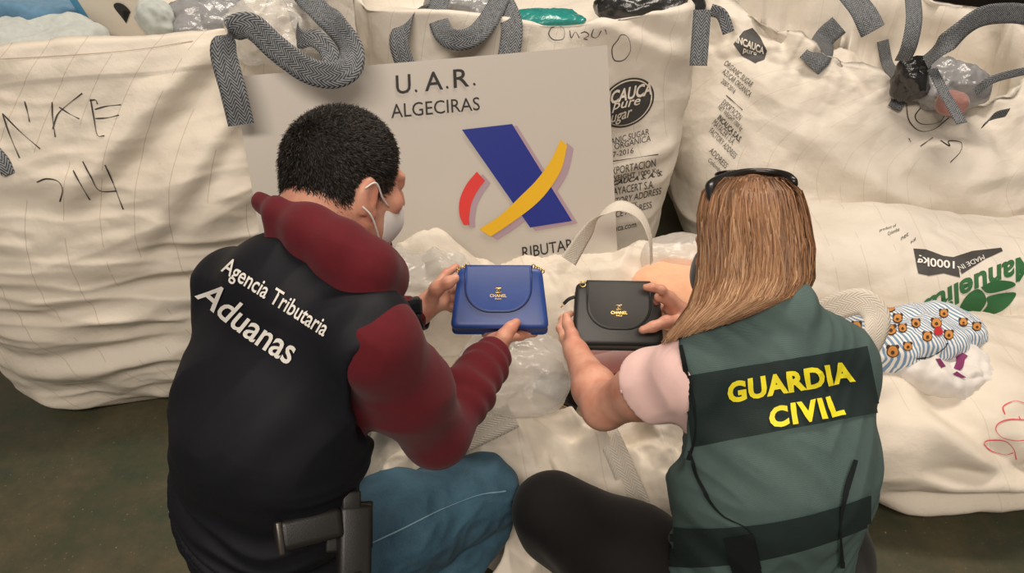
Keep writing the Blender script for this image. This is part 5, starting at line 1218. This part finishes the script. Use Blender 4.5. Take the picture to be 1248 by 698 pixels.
# striped garment with printed brown bears, white shirt with purple letters
def striped():
    m = mat('blue_striped_cotton', (0.7, 0.7, 0.7), 0.8); t = NT(m); uv = t.n('ShaderNodeTexCoord').outputs['UV']; sp = t.n('ShaderNodeSeparateXYZ'); t.l(uv, sp.inputs[0])
    s_ = t.math('SINE', t.math('MULTIPLY', t.math('ADD', sp.outputs[0], t.math('MULTIPLY', sp.outputs[1], 0.35)), 620))
    t.color(t.ramp(t.math('MULTIPLY_ADD', s_, 0.5, 0.5), [(0.42, srgb(236, 232, 226)), (0.60, srgb(120, 152, 184))])); return m
M['stripe'] = striped(); M['bear'] = mat('brown_print', srgb(196, 134, 66), 0.8); M['bear_d'] = mat('dark_brown_print', srgb(70, 44, 26), 0.8); M['bear_r'] = mat('red_print', srgb(186, 34, 44), 0.8)
sg_ = lump('striped_garment', W(1112, 402, 1.97)-V(0, 0, 0.10), (0.22, 0.10), 0.14, 0.22, M['stripe'], 'blue striped garment printed with brown bears beside the cream loop', 'clothes', 231, 0.016, 6, NU=160, NV=80)
bvG = bvh_of(sg_)
def blob(x, y, r, q=12, sx=1.0): return [(x+r*sx*cos(a)*(1+0.08*sin(3*a)), y+r*sin(a)) for a in np.linspace(0, 2*pi, q, endpoint=False)]
for x, y, r in ((1044, 398, 6), (1034, 412, 5), (1085, 374, 6), (1094, 388, 5.5), (1086, 402, 6), (1100, 400, 5), (1088, 428, 7), (1106, 422, 5), (1116, 394, 5), (1141, 394, 6), (1130, 410, 5.5), (1156, 408, 5.5), (1174, 393, 5), (1190, 398, 5), (1150, 382, 5), (1066, 420, 5)):
    for bx_, by_, br, mt_, lf in ((x, y, r*1.12, 'bear_d', 0.0012), (x-r*0.75, y-r*0.75, r*0.42, 'bear_d', 0.0012), (x+r*0.75, y-r*0.75, r*0.42, 'bear_d', 0.0012), (x, y, r*0.95, 'bear', 0.0020), (x, y+r*0.2, r*0.35, 'bear_d', 0.0028)):
        drape('bear_print', *poly2d(blob(bx_, by_, br), 5), IDM, bvG, M[mt_], sg_, lf)
drape('bear_print', *poly2d(blob(1143, 404, 5.5), 5), IDM, bvG, M['bear_r'], sg_, 0.003)
M['whitecot'] = cloth_mat('white_cotton', (0.74, 0.70, 0.66), 0.04, 700); M['purple'] = mat('purple_print', srgb(122, 40, 92), 0.7)
sh_ = lump('white_shirt', W(1158, 440, 1.90)-V(0, 0, 0.085), (0.11, 0.085), 0.11, 0.2, M['whitecot'], 'white shirt with purple letters under the striped garment', 'clothes', 235, 0.022, 7)
bvH = bvh_of(sh_)
for q in ([(1164, 428), (1173, 430), (1180, 434), (1176, 438), (1174, 448), (1170, 452), (1162, 449), (1166, 440)], [(1140, 438), (1145, 437), (1152, 447), (1147, 449)], [(1160, 456), (1166, 453), (1177, 460), (1172, 461)]): drape('letter_print', *poly2d(q, 6), IDM, bvH, M['purple'], sh_, 0.002)
drape('trim_stripe', *stroke2d([(1116, 437), (1135, 434), (1150, 424), (1154, 418)], 2.2), IDM, bvh_of(sg_, sh_), M['print'], sh_, 0.002)
# pallet at the right edge
M['wood'] = mat('old_wood', srgb(120, 88, 56), 0.8); t_ = NT(M['wood']); t_.color(t_.ramp(t_.noise(t_.coord('Object', (2, 30, 30)), 3, 5), [(0.3, srgb(84, 60, 38)), (0.7, srgb(140, 106, 70))]))
pal = empty('wooden_pallet', (2.15, 2.35, 0), 'worn wooden pallet at the right edge behind the lying sack', 'pallet')
for j in range(3): box_mesh('bearer', (0.09, 0.8, 0.10), M['wood'], pal, 0.004, Matrix.Translation((1.85+j*0.3, 2.4, 0.05)))
for j in range(5): box_mesh('board', (0.75, 0.11, 0.022), M['wood'], pal, 0.003, Matrix.Translation((2.15, 2.06+j*0.17, 0.112)))
# holster with pistol on the man's belt
M['polymer'] = mat('black_polymer', (0.014, 0.013, 0.012), 0.42); tp = NT(M['polymer']); tp.bump(tp.noise(tp.coord(), 700, 2), 0.3, 0.001)
M['steel'] = mat('dark_steel', (0.10, 0.09, 0.08), 0.35, 0.8)
bvX = bvh_of(vest, jeans)
g0 = hit(bvX, 368, 650, 0.022); h0 = hit(bvX, 412, 648, 0.034)
vd = nrm(h0-CAM); hx_ = nrm(h0-g0); hdn = nrm(-UPV*0.95+RT*0.25-FW*0.05); hdn = nrm(hdn-hx_*(hdn@hx_)); hn_ = np.cross(hx_, hdn)
if hn_@FW > 0: hn_ = -hn_
def hm(x, y, z, rot=0.0):
    c = h0+hx_*x+hdn*y+hn_*z; a = hx_*cos(rot)+hdn*sin(rot); b = -hx_*sin(rot)+hdn*cos(rot); cz = np.cross(a, b)
    m = Matrix(((a[0], b[0], cz[0], c[0]), (a[1], b[1], cz[1], c[1]), (a[2], b[2], cz[2], c[2]), (0, 0, 0, 1))); return m
hol = box_mesh('holster', (0.052, 0.15, 0.034), M['polymer'], man, 0.008, hm(0.004, 0.02, 0)); hol['label'] = 'black pistol holster on the hip'
box_mesh('holster_wing', (0.075, 0.075, 0.010), M['polymer'], hol, 0.004, hm(0.0, -0.02, -0.014)); box_mesh('slide', (0.030, 0.03, 0.024), M['polymer'], hol, 0.004, hm(-0.004, -0.062, 0.004))
gp = box_mesh('pistol_grip', (0.095, 0.046, 0.028), M['polymer'], hol, 0.010, hm(-0.066, -0.024, 0.010, -0.16), 3)
box_mesh('magazine_base', (0.010, 0.050, 0.030), M['steel'], hol, 0.003, hm(-0.113, -0.014, 0.010, -0.16))
tube('belt_buckle', [np.array(hm(0.0, 0.0, 0.02)@Vector((-0.03+0.02*i, 0.055-0.004*i, 0))) for i in range(3)], 0.003, M['steel'], hol, n=6)
